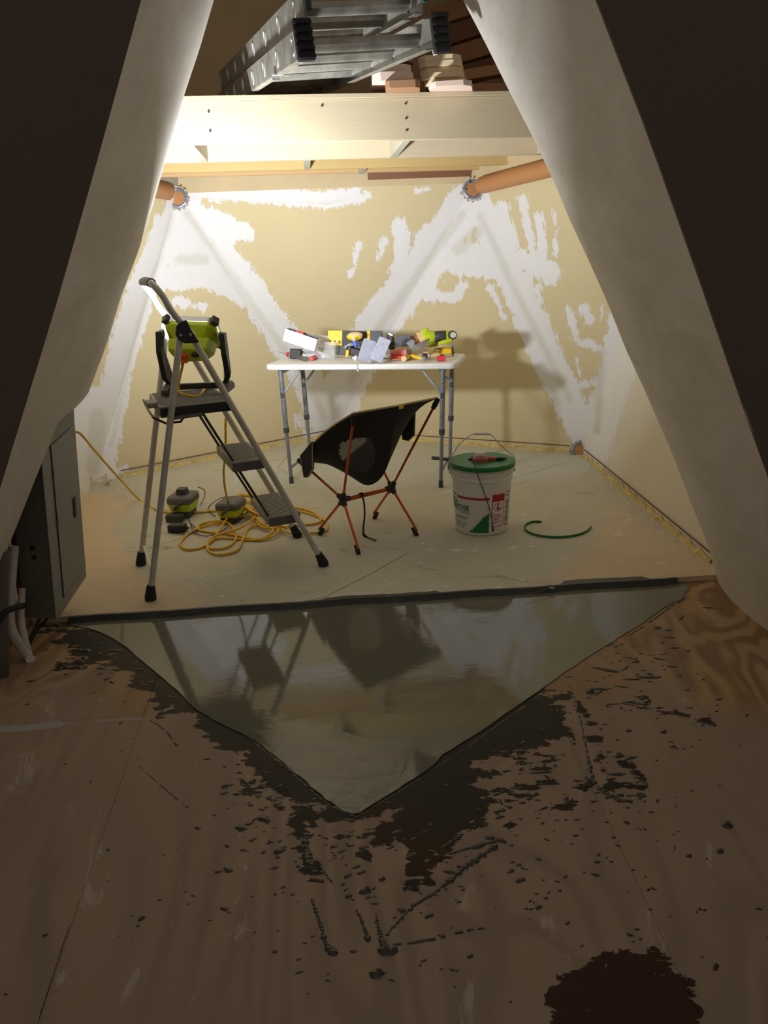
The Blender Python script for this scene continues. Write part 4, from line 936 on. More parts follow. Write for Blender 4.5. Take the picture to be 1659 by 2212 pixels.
# small hardware between tub and hawks
for i, (px, py, m, sz, nm2, lb_) in enumerate(((748, 762, COPPER, .012, 'copper_fitting', 'small copper pipe fitting just right of the clear tub'), (757, 771, STEEL, .010, 'metal_nut', 'bright metal nut near the front fold of the table'), (768, 773, WHITEP, .013, 'white_anchor', 'small white wall anchor near the front of the grey hawk'))):
    c = TP(px, py, sz); b = B(); b.lathe([(sz * .6, -sz), (sz, -sz * .6), (sz, sz * .4), (sz * .7, sz)], c, (.3, -.5, .8), 10); b.lathe([(sz * .5, -sz * 1.6), (sz * .5, sz * 1.6)], c, (1, .2, 0), 8); tag(b.build(nm2, m), lb_, 'fitting')
c = TP(766, 762, .03); o = thing('stapler', c, 'black and yellow staple gun between the tub and grey hawk', 'staple gun')
b = B(); b.box(c + V(.008, 0, .004), (.075, .035, .05), R_(-10, 12)); b.build('body', BLACK, o, .008)
b = B(); b.box(c + V(-.045, -.002, -.003), (.022, .034, .046), R_(-10, 12)); b.build('nose', YEL, o, .005)
b = B(); b.tube(catmull([c + V(-.06, 0, .03), c + V(-.03, 0, .055), c + V(.03, 0, .05), c + V(.06, 0, .03)], 5), .006, 8); b.build('lever', STEEL, o)
for k in range(4):
    c = TP(757, 750 - 0 * k, .03 + .016 * k); b = B(); b.tube(catmull([c + V(-.04, .05, 0), c + V(-.03, .03, .006), c + V(.02, .028, .010), c + V(.06, .04, 0)], 5), .0045, 8); tag(b.build('bar_clamp', STEEL if k % 2 else DGREY), ['lowest', 'second', 'third', 'top'][k] + ' thin bar clamp in the pile behind the staple gun', 'clamp', 'bar clamps in the pile')
# pack of blades, yellow and black, at the back
c = at(766, 728, 5.02); o = thing('saw_sleeve', Vector((c.x, c.y, TZ)), 'long black and grey tool sleeve with yellow panel and stripe at the table back', 'tool sleeve')
R = R_(-8, 2, -14)
for x, w_, m, nm2 in ((-.125, .095, YEL, 'yellow_panel'), (-.02, .118, BLACK, 'black_panel'), (.061, .044, BLACK, 'black_panel'), (.091, .022, YEL, 'yellow_stripe'), (.14, .076, LEGD, 'grey_panel')):
    b = B(); b.box(c + R @ Vector((x, 0, -.01)), (w_, .030, .095), R); b.build(nm2, m, o, .002)
for k in range(3):
    b = B(); p = c + R @ Vector((-.155 + .03 * k, -.0160, -.03)); b.add([p + R @ Vector(q_) for q_ in ((-.008, -.001, -.008), (.008, -.001, -.008), (0, -.001, .008))], [(0, 1, 2)]); b.build('warning_mark', INKK, o)
b = B(); b.box(c + V(0, .0, -.075), (.26, .03, .07), R_(-8)); b.build('lower_tray', DGREY, o, .004)
c = at(766, 727, 4.93); o = thing('work_glove', c, 'yellow and cream rolled work glove in front of the black sleeve', 'glove')
b = B(); b.ball(c, (.052, .03, .026), R_(-5)); b.build('cuff', YEL, o); b = B(); b.ball(c + V(.006, -.006, .010), (.048, .026, .020), R_(-5)); b.build('palm', TANW, o)
c = at(767, 741, 4.85); o = thing('chalk_bottle', c, 'small blue and clear nozzle bottle leaning in the middle pile', 'bottle'); d = V(.35, -.1, -.9).normalized()
b = B(); b.lathe([(.010, 0), (.013, .006), (.014, .03), (.011, .036)], c - d * .012, d, 12); b.build('blue_body', BLUE, o); b = B(); b.lathe([(.004, 0), (.008, .01), (.009, .03)], c - d * .042, d, 12); b.build('nozzle', CLEAR, o)
# two grey mud hawks / trowels leaning
def hawk(cx, cy, Y, w_, h_, yaw, tilt, roll, label):
    c = at(cx, cy, Y); o = thing('plaster_trowel', Vector((c.x, c.y, TZ)), label, 'trowel'); R = rot('Z', yaw) @ rot('X', tilt) @ rot('Y', roll)
    b = B(); pts = [(-w_ / 2, -h_ / 2), (w_ / 2, -h_ / 2), (w_ / 2, h_ / 2 - .008), (w_ / 2 - .006, h_ / 2), (-w_ / 2 + .006, h_ / 2), (-w_ / 2, h_ / 2 - .008)]
    b.prism([c + R @ Vector((x, 0, z)) for x, z in pts], R @ Vector((0, .003, 0))); b.build('blade', plain('muddy_steel', rgb(170, 174, 190), .6, .2, .2, 40), o, .0008)
    b = B(); b.box(c + R @ Vector((0, .012, 0)), (.02, .02, h_ * .8), R); b.build('rib', STEEL, o, .003)
    b = B(); b.tube([c + R @ Vector((0, .05, -h_ * .3)), c + R @ Vector((0, .05, h_ * .3))], .014, 12); b.build('handle', BLACK, o)
    for z in (-1, 1):
        b = B(); b.tube([c + R @ Vector((0, .01, z * h_ * .25)), c + R @ Vector((0, .05, z * h_ * .25))], .006, 8); b.build('shank', STEEL, o)
hawk(793, 757, 4.64, .080, .135, 4, -22, 20, 'grey muddy plaster trowel leaning forward at the centre of the table')
hawk(822, 755, 4.62, .075, .145, -6, -20, 24, 'grey muddy plaster trowel with pointed top, right of its twin')
c = at(868, 737, 4.88); o = thing('taping_knife', Vector((c.x, c.y, TZ)), 'wide grey taping knife with thick black handle', 'taping knife'); R = R_(-10, 8, -30)
b = B(); b.prism([c + R @ Vector(q_) for q_ in ((-.045, 0, -.045), (.060, 0, -.025), (.045, 0, .05), (-.035, 0, .035))], R @ Vector((0, .004, 0))); b.build('blade', plain('grey_blade', rgb(110, 116, 130), .5, .3), o, .0008)
b = B(); b.box(at(845, 738, 4.9), (.04, .04, .10), R_(-10, -8)); b.build('handle', BLACK, o, .010); b = B(); b.box(at(845, 722, 4.9), (.035, .042, .02), R_(-10, 25)); b.build('handle_cap', STEEL, o, .005)
c = at(913, 729, 4.86); o = thing('wood_wedge', c, 'cream wooden wedge block standing behind the diamond trowel', 'wood block')
b = B(); b.prism([c + V(-.045, 0, .030), c + V(.030, 0, .036), c + V(.034, 0, -.040), c + V(-.012, 0, -.035)], (.01, .05, 0)); o2 = b.build('block', TANW, o, .002)
b = B(); b.box(at(897, 735, 4.95), (.08, .03, .05), R_(-5, 10)); b.build('board_offcut', STACKD, o, .002)
# green cordless tool
c = at(945, 727, 4.84); o = thing('cordless_tool', Vector((c.x, c.y, TZ)), 'lime green cordless tool with grey grip and round lens at the right rear', 'power tool'); d = Vector((1, -.10, 0.02)).normalized()
b = B(); b.lathe([(.028, -.085), (.036, -.075), (.038, -.03), (.032, -.02), (.030, .05), (.034, .07), (.030, .085)], c, d, 18); b.build('body', LIME, o)
b = B(); b.lathe([(.0315, -.018), (.0345, -.01), (.0345, .048), (.0315, .055)], c, d, 18); b.build('grip', DGREY, o)
b = B(); cc = at(977, 724, 4.80); b.lathe([(.024, -.03), (.028, -.02), (.028, .012), (.022, .016)], cc, (.3, -1, .1), 8); b.build('head', DGREY, o, .002); b = B(); b.lathe([(.019, 0), (.017, .004)], cc + V(.005, -.0165, .002), (.3, -1, .1), 16); b.build('lens', WHITEP, o)
b = B(); b.box(at(918, 716, 4.86), (.045, .04, .035), R_(0, -25)); b.build('battery_clip', LIME, o, .008)
b = B(); b.box(at(962, 738, 4.80), (.085, .05, .024), R_(0, -14)); b.build('guard', LIME, o, .008)
b = B(); b.box(at(930, 743, 4.86), (.09, .05, .03), R_(0, 0)); b.build('lower_body', plain('olive_plastic', rgb(130, 138, 30), .5), o, .008)
# yellow float
c = TP(955, 760, .028); o = thing('yellow_float', c, 'yellow block level with black end at the right end of the table', 'float'); R = R_(-6, -3)
b = B(); b.box(c, (.125, .045, .038), R); b.build('body', YEL, o, .008); b = B(); b.box(c + V(.067, 0, .004), (.010, .055, .055), R); b.build('end_plate', BLACK, o, .003); b = B(); b.box(c + V(0, 0, .022), (.09, .03, .010), R); b.build('vial_cover', plain('amber', rgb(214, 160, 40), .4), o, .003)
b = B(); b.cyl(TP(915, 752, .012), TP(938, 757, .012), .011); tag(b.build('wood_dowel', TANW), 'short tan wooden dowel left of the yellow block', 'dowel')
# pink caulk tube
c = TP(860, 762, .045); o = thing('sealant_tube', c, 'pink tube with clear cap lying across the orange pliers', 'tube'); d = Vector((1, 0.05, 0.04)).normalized()
b = B(); b.lathe([(.020, -.05), (.021, .05)], c, d, 16); b.build('tube_body', PINK, o); b = B(); b.lathe([(.016, 0), (.0235, .004), (.0235, .022), (.021, .026)], c - d * .074, d, 16); b.build('cap', CLEAR, o); b = B(); b.lathe([(.021, 0), (.015, .02), (.012, .035)], c + d * .05, d, 14); b.build('shoulder', GREY, o)
# pliers
c = TP(838, 776, .014); o = thing('pliers', c, 'orange handled pliers with open worn steel jaws at the table front', 'pliers')
for sg in (-1, 1):
    b = B(); b.tube(catmull([c + V(.015, .03, 0), c + V(-.01 + sg * .028 - .01, .0, .006), c + V(-.02 + sg * .020, -.035, .002)], 6), [.006] * 6 + [.0075] * 6 + [.004], 8); b.build('jaw', STEEL, o)
    b = B(); b.tube(catmull([c + V(.015, .03, 0), c + V(.05, .03 + sg * .012, .008), c + V(.10, .03 + sg * .022, .006)], 5), .0085, 10); b.build('handle', ORANGE, o)
b = B(); b.cyl(c + V(.015, .03, -.008), c + V(.015, .03, .010), .010); b.build('pivot', STEEL, o)
b = B(); b.cyl(TP(872, 775, .018), TP(895, 765, .018), .017); tag(b.build('round_handle', TANW), 'round cut end of a pale wooden tool handle at the table front', 'tool handle')
# yellow knife
a = TP(880, 766, .026); e2 = TP(914, 775, .020); o = thing('utility_knife', a, 'yellow utility knife resting on the wooden handle', 'knife'); d = (e2 - a).normalized()
b = B(); b.box((a + e2) / 2, ((e2 - a).length, .022, .018), basis(d)); b.build('body', YEL, o, .006); b = B(); b.box(e2 + d * .008, (.025, .024, .024), basis(d)); b.build('nose', STEEL, o, .003); b = B(); b.cyl(a + V(.003, -.0125, .003), a + V(.003, .012, .003), .0045); b.build('hang_hole', BLACK, o)
# diamond shaped steel trowel
c = at(908, 748, 4.72); o = thing('pointing_trowel', c, 'muddy steel pointing trowel standing on edge behind the yellow knife', 'trowel')
b = B(); b.prism([c + V(-.045, 0, .0), c + V(-.04, .0, -.035), c + V(.035, 0, .002), c + V(.05, 0, .045), c + V(-.02, 0, .015)], (.01, .003, 0)); b.build('blade', plain('worn_steel', rgb(150, 142, 132), .5, .4, .3, 40), o, .0005)
b = B(); b.prism([c + V(-.085, .03, .02), c + V(-.045, .03, -.03), c + V(-.03, .03, .03), c + V(-.05, .03, .04)], (0, .003, 0)); b.build('bent_plate', STEEL, o)
b = B(); b.tube([c + V(.0, .01, -.02), c + V(.03, .02, -.03)], .006, 8); b.build('tang', STEEL, o)
# hammer / stapler brown
c = TP(925, 770, .02); o = thing('small_hammer', c, 'small hammer with black head and varnished wooden handle', 'hammer'); R = R_(-8)
b = B(); b.box(c + V(-.02, 0, .002), (.030, .03, .034), R); b.build('head', BLACK, o, .006); b = B(); b.box(c + V(.006, 0, .002), (.012, .028, .03), R); b.build('face', STEEL, o, .003)
b = B(); b.tube([c + V(.012, 0, 0), c + V(.05, .01, .004), c + V(.085, .015, .002)], [.011, .014, .010], 10); b.build('handle', TANW, o)
b = B(); b.ball(TP(922, 762, .028), (.038, .02, .009), R_(-12, 6)); tag(b.build('sponge', TANW), 'flat cream sanding sponge above the small hammer', 'sponge')
# red box
c = TP(953, 774, .017); o = thing('red_bit_box', c, 'small red plastic bit box at the right front of the table', 'bit box'); R = R_(-6)
b = B(); b.box(c, (.052, .035, .030), R); b.build('case', RED, o, .002)
for k in range(3):
    b = B(); b.box(c + V(-.012 + .014 * k, 0, .020), (.006, .028, .012), R_(-6 + 20 * k, 8)); b.build('bit', STEEL if k != 1 else COPPER, o, .001)
b = B(); b.box(TP(940, 762, .03), (.014, .01, .05), R_(0, 35)); tag(b.build('chisel_blade', STEEL, None, .001), 'short bright steel chisel blade beside the red bit box', 'blade')
b = B(); b.cyl(TP(962, 763, .004), TP(982, 762, .004), .004); tag(b.build('black_pencil', BLACK), 'thin black pencil near the right edge of the table', 'pencil')

# ================================================================== CAMP CHAIR
c1 = G(775, 1198, FZ); c2 = G(690, 1155, FZ); c3 = G(901, 1158, FZ); c4 = G(808, 1120, FZ)
h1 = at(741, 1079, (c1.y + c2.y) / 2 + .01); h2 = at(846, 1053, (c3.y + c4.y) / 2 + .01)
ch = thing('camp_chair', (c1 + c2 + c3 + c4) / 4, 'low black camping chair with copper coloured tube frame, seen from behind', 'chair')
wx = (h2 - h1); wx.z = 0; wx.normalize(); fw_ = Vector((-wx.y, wx.x, 0)); mid = (h1 + h2) / 2
BLc = at(764, 900, 3.44); BRc = at(944, 866, 3.76); FLc = at(648, 996, h1.y + .16); FRc = FLc + (h2 - h1) + wx * .16 + fw_ * .02
FRc.z = FLc.z + .015
for p in (c1, c2):
    b = B(); b.tube([h1, p + V(0, 0, .03)], .0068, 10); b.build('leg', COPPER, ch)
for p in (c3, c4):
    b = B(); b.tube([h2, p + V(0, 0, .03)], .0068, 10); b.build('leg', COPPER, ch)
for p, h_ in ((c1, h1), (c2, h1), (c3, h2), (c4, h2)):
    d = (h_ - p).normalized(); b = B(); b.tube([p + V(0, 0, .002), p + d * .015, p + d * .05], [.010, .0125, .0105], 12); b.build('foot_cap', RUBB, ch)
b = B(); b.tube([h1, h2], .007, 10); b.tube([h1 + V(0, 0, -.010), h2 + V(0, 0, -.010)], .0055, 10); b.build('cross_tube', COPPER, ch)
for h_, t4 in ((h1, (c1, c2, BLc, FLc)), (h2, (c3, c4, BRc, FRc))):
    b = B(); b.ball(h_, .021)
    for t_ in t4:
        d = (t_ - h_).normalized(); b.tube([h_, h_ + d * .036], [.016, .0125], 10)
    d = (h2 - h1).normalized() * (1 if h_ is h1 else -1); b.tube([h_, h_ + d * .04], [.018, .013], 10); b.build('hub_joint', BLACK, ch)
for p, h_ in ((BLc, h1), (FLc, h1), (BRc, h2), (FRc, h2)):
    b = B(); b.tube([h_, p], .0065, 10); b.build('seat_pole', COPPER, ch)
# fabric
mid_seat = [(-.0, 0.0)]
fm = (FLc + FRc) / 2; bmid = (BLc + BRc) / 2
def cprof(v):       # centre line front->back
    pts = [fm + V(0, 0, -.075) - fw_ * .02, fm + V(0, 0, -.128) - fw_ * .13, fm + V(0, 0, -.145) - fw_ * .25, Vector((bmid.x, bmid.y, 0)) + fw_ * .10 + V(0, 0, fm.z - .05), bmid + fw_ * .035 - V(0, 0, .13), bmid + V(0, 0, .015) - fw_ * .01]
    t = v * 5; i = min(4, int(t)); f = t - i
    P_ = [pts[max(0, i - 1)], pts[i], pts[i + 1], pts[min(5, i + 2)]]
    return 0.5 * ((2 * P_[1]) + (P_[2] - P_[0]) * f + (2 * P_[0] - 5 * P_[1] + 4 * P_[2] - P_[3]) * f * f + (3 * P_[1] - P_[0] - 3 * P_[2] + P_[3]) * f ** 3)
def edge(side, v):
    F_, K_ = (FLc, BLc) if side < 0 else (FRc, BRc)
    p = F_.lerp(K_, v); arc = math.sin(math.pi * v); return p + V(0, 0, .022 * arc + .012 * v) + wx * side * .015 * arc + (V(0, 0, .004))
_c = {}
def CPR(v):
    if v not in _c: _c[v] = cprof(v)
    return _c[v]
def fab(u, v):
    c = CPR(v); e = edge(-1 if u < 0 else 1, v); a = abs(u); k = a ** 2.1 if v < .9 else a ** (2.1 - (v - .9) * 9)
    return c.lerp(e, k)
NU, NV = 90, 90
def fabpatch(name, mat, cond, off=0.0, par=ch):
    b = B(); vs = [fab(-1 + 2 * i / NU, j / NV) for j in range(NV + 1) for i in range(NU + 1)]
    fs = [(j * (NU + 1) + i, j * (NU + 1) + i + 1, (j + 1) * (NU + 1) + i + 1, (j + 1) * (NU + 1) + i) for j in range(NV) for i in range(NU) if cond(-1 + 2 * (i + .5) / NU, (j + .5) / NV)]
    b.add(vs, fs); o = b.build(name, mat, par, angle=80)
    bm_ = bmesh.new(); bm_.from_mesh(o.data); bmesh.ops.delete(bm_, geom=[v for v in bm_.verts if not v.link_faces], context='VERTS'); bm_.to_mesh(o.data); bm_.free()
    md = o.modifiers.new('solid', 'SOLIDIFY'); md.thickness = .003; return o
win = lambda u, v: (((abs(u) - .66) / .20) ** 2 + ((v - .56) / .17) ** 2) < 1
fabpatch('seat_fabric', CLOTH, lambda u, v: not win(u, v)); 
mm = NT('mesh_window'); mm.put('Base Color', rgb(70, 70, 72)); mm.put('Alpha', 0.62); mm.put('Roughness', 0.9)
fabpatch('mesh_panel', mm.m, lambda u, v: win(u, v) and u < 0); fabpatch('mesh_panel', mm.m, lambda u, v: win(u, v) and u > 0)
per = [fab(-1, j / 24) for j in range(25)] + [fab(-1 + 2 * i / 24, 1) for i in range(1, 24)] + [fab(1, 1 - j / 24) for j in range(25)] + [fab(1 - 2 * i / 24, 0) for i in range(1, 24)]
b = B(); b.tube(per, .0048, 6, True); b.build('piping', TANP, ch)
# corner pockets and side pouches
for p, h_ in ((BLc, h1), (BRc, h2), (FLc, h1), (FRc, h2)):
    d = (h_ - p).normalized(); b = B(); b.tube([p - d * .012, p + d * .02, p + d * .045], [.012, .014, .011], 10); b.build('corner_pocket', CLOTH, ch)
for sd, v0 in ((-1, .10), (1, .42)):
    a = edge(sd, v0); b_ = edge(sd, v0 + (.27 if sd < 0 else .22)); o_ = wx * sd * .012; dn = V(0, 0, -.145)
    pts = [a, b_, b_ + dn * .92 + (a - b_) * .10, (a + b_) / 2 + dn, a + dn * .86 + (b_ - a) * .18]
    b = B(); b.prism([p + o_ for p in pts], wx * sd * .012); b.build('side_pouch', CLOTH, ch, .004)
    b = B(); b.tube([p + o_ + wx * sd * .012 for p in pts], .003, 6, True); b.build('pouch_piping', TANP, ch)
p = fab(.10, 1); b = B(); b.box(p + V(0, -.006, -.008), (.030, .004, .018), basis(wx)); b.build('brand_tag', YEL, ch, .001)
s0 = h1.lerp(h2, .36)
b = B(); b.tube(catmull([s0 + V(0, 0, .0), s0 + V(.012, -.01, -.03), s0 + V(.014, -.02, -.10), at(785, 1140, 3.66), Vector(G(788, 1158, FZ + .006)), Vector(G(812, 1168, FZ + .004))], 6), .0045, 6, flat=(1.6, .4)); b.build('strap', BLACK, ch)
b = B(); b.tube([s0 - wx * .008, s0 + wx * .008], .013, 10); b.build('strap_clip', BLACK, ch)

# ================================================================== BUCKET
bc = G(1040, 1140, FZ); BH = 0.365; RB, RT_ = 0.135, 0.158
bk = thing('bucket', bc, 'white joint compound bucket with green lid and wire handle right of the chair', 'bucket')
b = B(); b.lathe([(RB - .010, 0), (RB - .002, .004), (RB, .014), (RB + .0015, .018), (RT_ - .006, BH - .085), (RT_ + .000, BH - .080), (RT_ + .001, BH - .072), (RT_ - .004, BH - .066), (RT_ - .003, BH - .050), (RT_ + .004, BH - .045), (RT_ + .005, BH - .035), (RT_, BH - .030), (RT_ + .001, BH - .012)], bc, (0, 0, 1), 64); b.build('pail_body', PAIL, bk)
b = B(); b.lathe([(RT_ + .004, BH - .024), (RT_ + .010, BH - .022), (RT_ + .012, BH - .004), (RT_ + .008, BH + .002), (RT_ + .002, BH + .002)], bc, (0, 0, 1), 64); b.build('lid_rim', GREEN, bk)
b = B(); b.lathe([(RT_ + .003, BH - .02), (RT_ + .003, BH + .001), (RT_ - .012, BH + .001), (RT_ - .016, BH - .010), (0.09, BH - .011), (.085, BH - .009), (0.001, BH - .009)], bc, (0, 0, 1), 64); b.build('lid', GREENL, bk)
def rad(z): return RB + .0015 + (RT_ - .006 - RB - .0015) * (z - .018) / (BH - .103) + .0008
# label: angles measured from direction to camera, positive to the right in the photograph
ang0 = math.atan2(-bc.y, -bc.x)
def cyl_pt(a, z, off=0.0):
    th = ang0 + a; r = rad(z) + off; return bc + V(r * math.cos(th), r * math.sin(th), z)
def patch(a0, a1, z0, z1, m, nm2, off=.0004, top=None):
    n = 14; b = B(); vs = []
    for i in range(n + 1):
        a = a0 + (a1 - a0) * i / n; zt = top(i / n) if top else z1; vs += [cyl_pt(a, z0, off), cyl_pt(a, zt, off)]
    b.add(vs, [(2 * i, 2 * i + 2, 2 * i + 3, 2 * i + 1) for i in range(n)]); return b.build(nm2, m, bk)
s1 = lambda x: math.asin(max(-.99, min(.99, (x - 1040) / 64.0)))    # px -> angle
zz = lambda y: (1147 - y) * (BH / 152.0) * 0.985
patch(s1(987), s1(1058), zz(1065), zz(1060), INKR, 'red_band')
patch(s1(1063), s1(1089), zz(1127), zz(1054), INKR, 'warning_box')
patch(s1(1064.5), s1(1087.5), zz(1125), zz(1070), WHITEP, 'warning_box_inside', .0008)
b = B(); pts = [cyl_pt(s1(1076) + .16 * math.cos(t), zz(1082) + .022 * math.sin(t), .0014) for t in [i * math.pi / 12 for i in range(24)]]; b.tube(pts, .0017, 5, True); b.tube([cyl_pt(s1(1076) - .11, zz(1082) + .015, .0014), cyl_pt(s1(1076) + .11, zz(1082) - .015, .0014)], .0016, 5); b.build('no_child_sign', INKR, bk)
b = B(); b.ball(cyl_pt(s1(1076), zz(1077), .001), (.005, .002, .005), rot('Z', math.degrees(ang0 + s1(1076)) + 90)); b.ball(cyl_pt(s1(1076), zz(1085), .001), (.009, .002, .009), rot('Z', math.degrees(ang0 + s1(1076)) + 90)); b.build('sign_figure', INKR, bk)
for k in range(6): patch(s1(1066), s1(1066 + 16 + (k * 7) % 5), zz(1099 + 4 * k), zz(1097.4 + 4 * k), INKR, 'warning_text', .0012)
patch(s1(1063.5), s1(1089), zz(1056 + 11), zz(1054), INKR, 'warning_header', .0010)
jag = [0, .05, .16, .14, .30, .28, .48, .45, .60, .66, .85, .80, .90, .95, 1.0]
patch(s1(1010), s1(1057), zz(1139), zz(1094), INKG, 'green_mountain', .0006, top=lambda t: zz(1139) + (zz(1094) - zz(1139)) * jag[min(14, int(round(t * 14)))])
for k, (y, x0_, x1_, hh, m) in enumerate(((1093, 981, 1013, 2, INKL), (1097, 995, 1013, 1.6, INKL), (1106, 981, 1010, 3, INKL), (1111, 981, 1004, 1.2, INKL), (1118, 981, 1007, 1.4, INKL), (1122, 981, 1008, 1.4, INKL), (1126, 981, 1006, 1.4, INKL), (1130, 981, 1000, 1.2, INKL))):
    patch(s1(x0_), s1(x1_), zz(y + hh), zz(y), m, 'small_print')
for y in (1052, 1060, 1072, 1084, 1096, 1108, 1118, 1126): patch(s1(1093), s1(1100), zz(y + (9 if y > 1060 and y < 1110 else 4)), zz(y), INKL, 'side_print')
def wraptext(txt, size, px_right, py_base, m, nm2):
    cu = bpy.data.curves.new(nm2, 'FONT'); cu.body = txt; cu.size = size; cu.offset = size * .02; cu.align_x = 'RIGHT'; cu.resolution_u = 3
    to = bpy.data.objects.new(nm2, cu); COL.objects.link(to); dg = bpy.context.evaluated_depsgraph_get(); me = bpy.data.meshes.new_from_object(to.evaluated_get(dg))
    bpy.data.objects.remove(to); aR = s1(px_right); z0 = zz(py_base); r0 = rad(z0)
    for v in me.vertices:
        p = cyl_pt(aR + v.co.x / r0, z0 + v.co.y, .0011); v.co = p - Vector(bk['_o'])
    me.materials.clear(); me.materials.append(m); o = bpy.data.objects.new(nm2, me); COL.objects.link(o); o.parent = bk
wraptext('PURPOSE', .036, 1013, 1090, INKG, 'label_lettering'); wraptext('ALL', .036, 987, 1077, INKG, 'label_lettering'); wraptext('Ready Mixed', .014, 985, 1060, INKK, 'label_lettering')
# wire handle
pv = [bc + V(-RT_ - .004, -.01, BH - .05), bc + V(RT_ + .004, -.01, BH - .05)]
g0 = at(1023, 937, bc.y); g1 = at(1058, 937, bc.y)
b = B(); b.tube(catmull([pv[0], pv[0] + V(.0, .0, .05), at(992, 960, bc.y), g0, (g0 + g1) / 2 , g1, at(1085, 965, bc.y), pv[1] + V(0, 0, .06), pv[1]], 6), .0022, 6); b.build('wire_handle', STEEL, bk)
b = B(); b.tube([g0, g1], .0065, 10); b.build('handle_grip', WHITEP, bk)
for p in pv:
    b = B(); b.lathe([(.014, -.003), (.014, .006), (.006, .008)], p, (p - (bc + V(0, 0, BH - .05))).normalized(), 12); b.build('handle_ear', PAIL, bk)
lz = BH - .009
o = thing('tape_dispenser', bc + V(0, 0, lz), 'red and white tape dispenser lying on the green bucket lid', 'tape dispenser')
c = bc + V(-.01, -.025, lz + .016)
b = B(); b.lathe([(.040, -.014), (.044, -.010), (.044, .010), (.040, .014)], c + V(0, 0, 0), (0, .1, 1), 24); b.build('red_wheel', plain('dull_red', rgb(176, 84, 84), .5), o)
b = B(); b.box(c + V(.000, .012, .026), (.050, .03, .024), R_(10, 4)); b.build('white_body', WHITEP, o, .006)
b = B(); b.box(c + V(.055, .002, .004), (.05, .032, .022), R_(8, 8)); b.build('red_arm', MATS['dull_red'], o, .006)
b = B(); b.prism([c + V(.07, -.012, -.006), c + V(.085, -.012, .012), c + V(.135, .0, .006), c + V(.135, .0, .002), c + V(.09, -.01, -.008)], (0, .022, 0)); b.build('cutter_arm', BLACK, o, .002)
b = B(); b.tube([c + V(-.03, .02, .008), c + V(-.055, .03, -.006)], .008, 8); b.build('black_knob', BLACK, o)
# thin dark rod leaning on the front of the pail
a = at(1019, 985, bc.y - .09); e2 = cyl_pt(s1(1066), zz(1136), .006)
o = thing('stirring_wire', e2, 'thin dark wire hanging from the lid down the front of the bucket', 'wire')
b = B(); b.tube(catmull([a, cyl_pt(s1(1032), BH - .03, .012), cyl_pt(s1(1052), zz(1068), .006), cyl_pt(s1(1062), zz(1105), .005), e2], 6), .0022, 6); b.build('wire', DGREY, o); b = B(); b.tube([e2, e2 + V(0, 0, .02)], .0045, 8); b.build('tip', BLACK, o)
# torn green lid strip
pth = catmull([G(x, y, FZ) for x, y in ((1170, 1130), (1150, 1130), (1135, 1137), (1134, 1146), (1150, 1156), (1180, 1162), (1215, 1163), (1248, 1158), (1268, 1150), (1277, 1140))], 6)
b = B(); n = len(pth); vs = []
for i, p in enumerate(pth):
    a = pth[max(0, i - 1)]; c = pth[min(n - 1, i + 1)]; t_ = (c - a).normalized(); nn = V(-t_.y, t_.x, 0) * .0015
    vs += [p - nn, p + nn, p + nn + V(0, 0, .013), p - nn + V(0, 0, .013)]
b.add(vs, [(4 * i + k, 4 * i + (k + 1) % 4, 4 * i + 4 + (k + 1) % 4, 4 * i + 4 + k) for i in range(n - 1) for k in range(4)] + [(0, 1, 2, 3), (4 * n - 4, 4 * n - 3, 4 * n - 2, 4 * n - 1)])
tag(b.build('tear_strip', GREEN), 'curled green plastic tear strip lying on the floor right of the bucket', 'plastic strip')

# ================================================================== CORDS AND CHARGERS
def gp(x, y, z=.008): return G(x, y, FZ + z)
cordp = [at(160, 932, 3.3), at(175, 938, 3.4), at(200, 968, 3.75), at(232, 1005, 4.0), at(268, 1045, 4.25), gp(300, 1078), gp(345, 1103), gp(400, 1108), gp(470, 1103), gp(530, 1094, .02), gp(570, 1110, .03), gp(620, 1150, .02), gp(670, 1152, .01), gp(705, 1145), gp(695, 1120), gp(640, 1103), gp(590, 1105, .02),
         gp(530, 1080, .02), gp(505, 1075, .03), gp(540, 1100, .03), gp(570, 1140, .02), gp(640, 1135), gp(690, 1128), gp(680, 1108), gp(630, 1095), gp(560, 1095, .02), gp(510, 1120, .02), gp(430, 1140), gp(390, 1170), gp(405, 1187), gp(450, 1175), gp(490, 1120, .04), gp(505, 1095, .055), gp(540, 1105, .045), gp(565, 1130, .03), gp(590, 1145, .02), gp(560, 1165), gp(500, 1155), gp(430, 1145), gp(440, 1130), gp(490, 1128, .02), gp(510, 1160), gp(490, 1182), gp(455, 1185), gp(450, 1170), gp(480, 1162), gp(560, 1167), gp(600, 1150, .02),
         gp(590, 1130, .03), gp(540, 1140), gp(525, 1165), gp(510, 1190), gp(470, 1198), gp(448, 1185), gp(460, 1160, .02), gp(520, 1140, .03), gp(560, 1110, .04)]
yc = thing('extension_cord', gp(540, 1130, 0), 'yellow extension cord coiled in loops on the floor under the step ladder', 'cord')
b = B(); b.tube(catmull(cordp, 7), .0062, 8); b.build('cable', YELC, yc, angle=60)
b = B(); b.tube(catmull([C0 + V(-.02, -.12, -.08), at(385, 835, 3.30), at(395, 851, 3.28), at(430, 855, 3.33), L3(.40, .845, .90), at(486, 880, 3.70), at(487, 920, 3.72), at(487, 980, 3.74), at(483, 1020, 3.74), at(488, 1065, 3.78), gp(500, 1090, .05), gp(540, 1085, .04), gp(560, 1100, .03)], 7), .0058, 8); b.build('riser_cable', YELC, yc, angle=60)
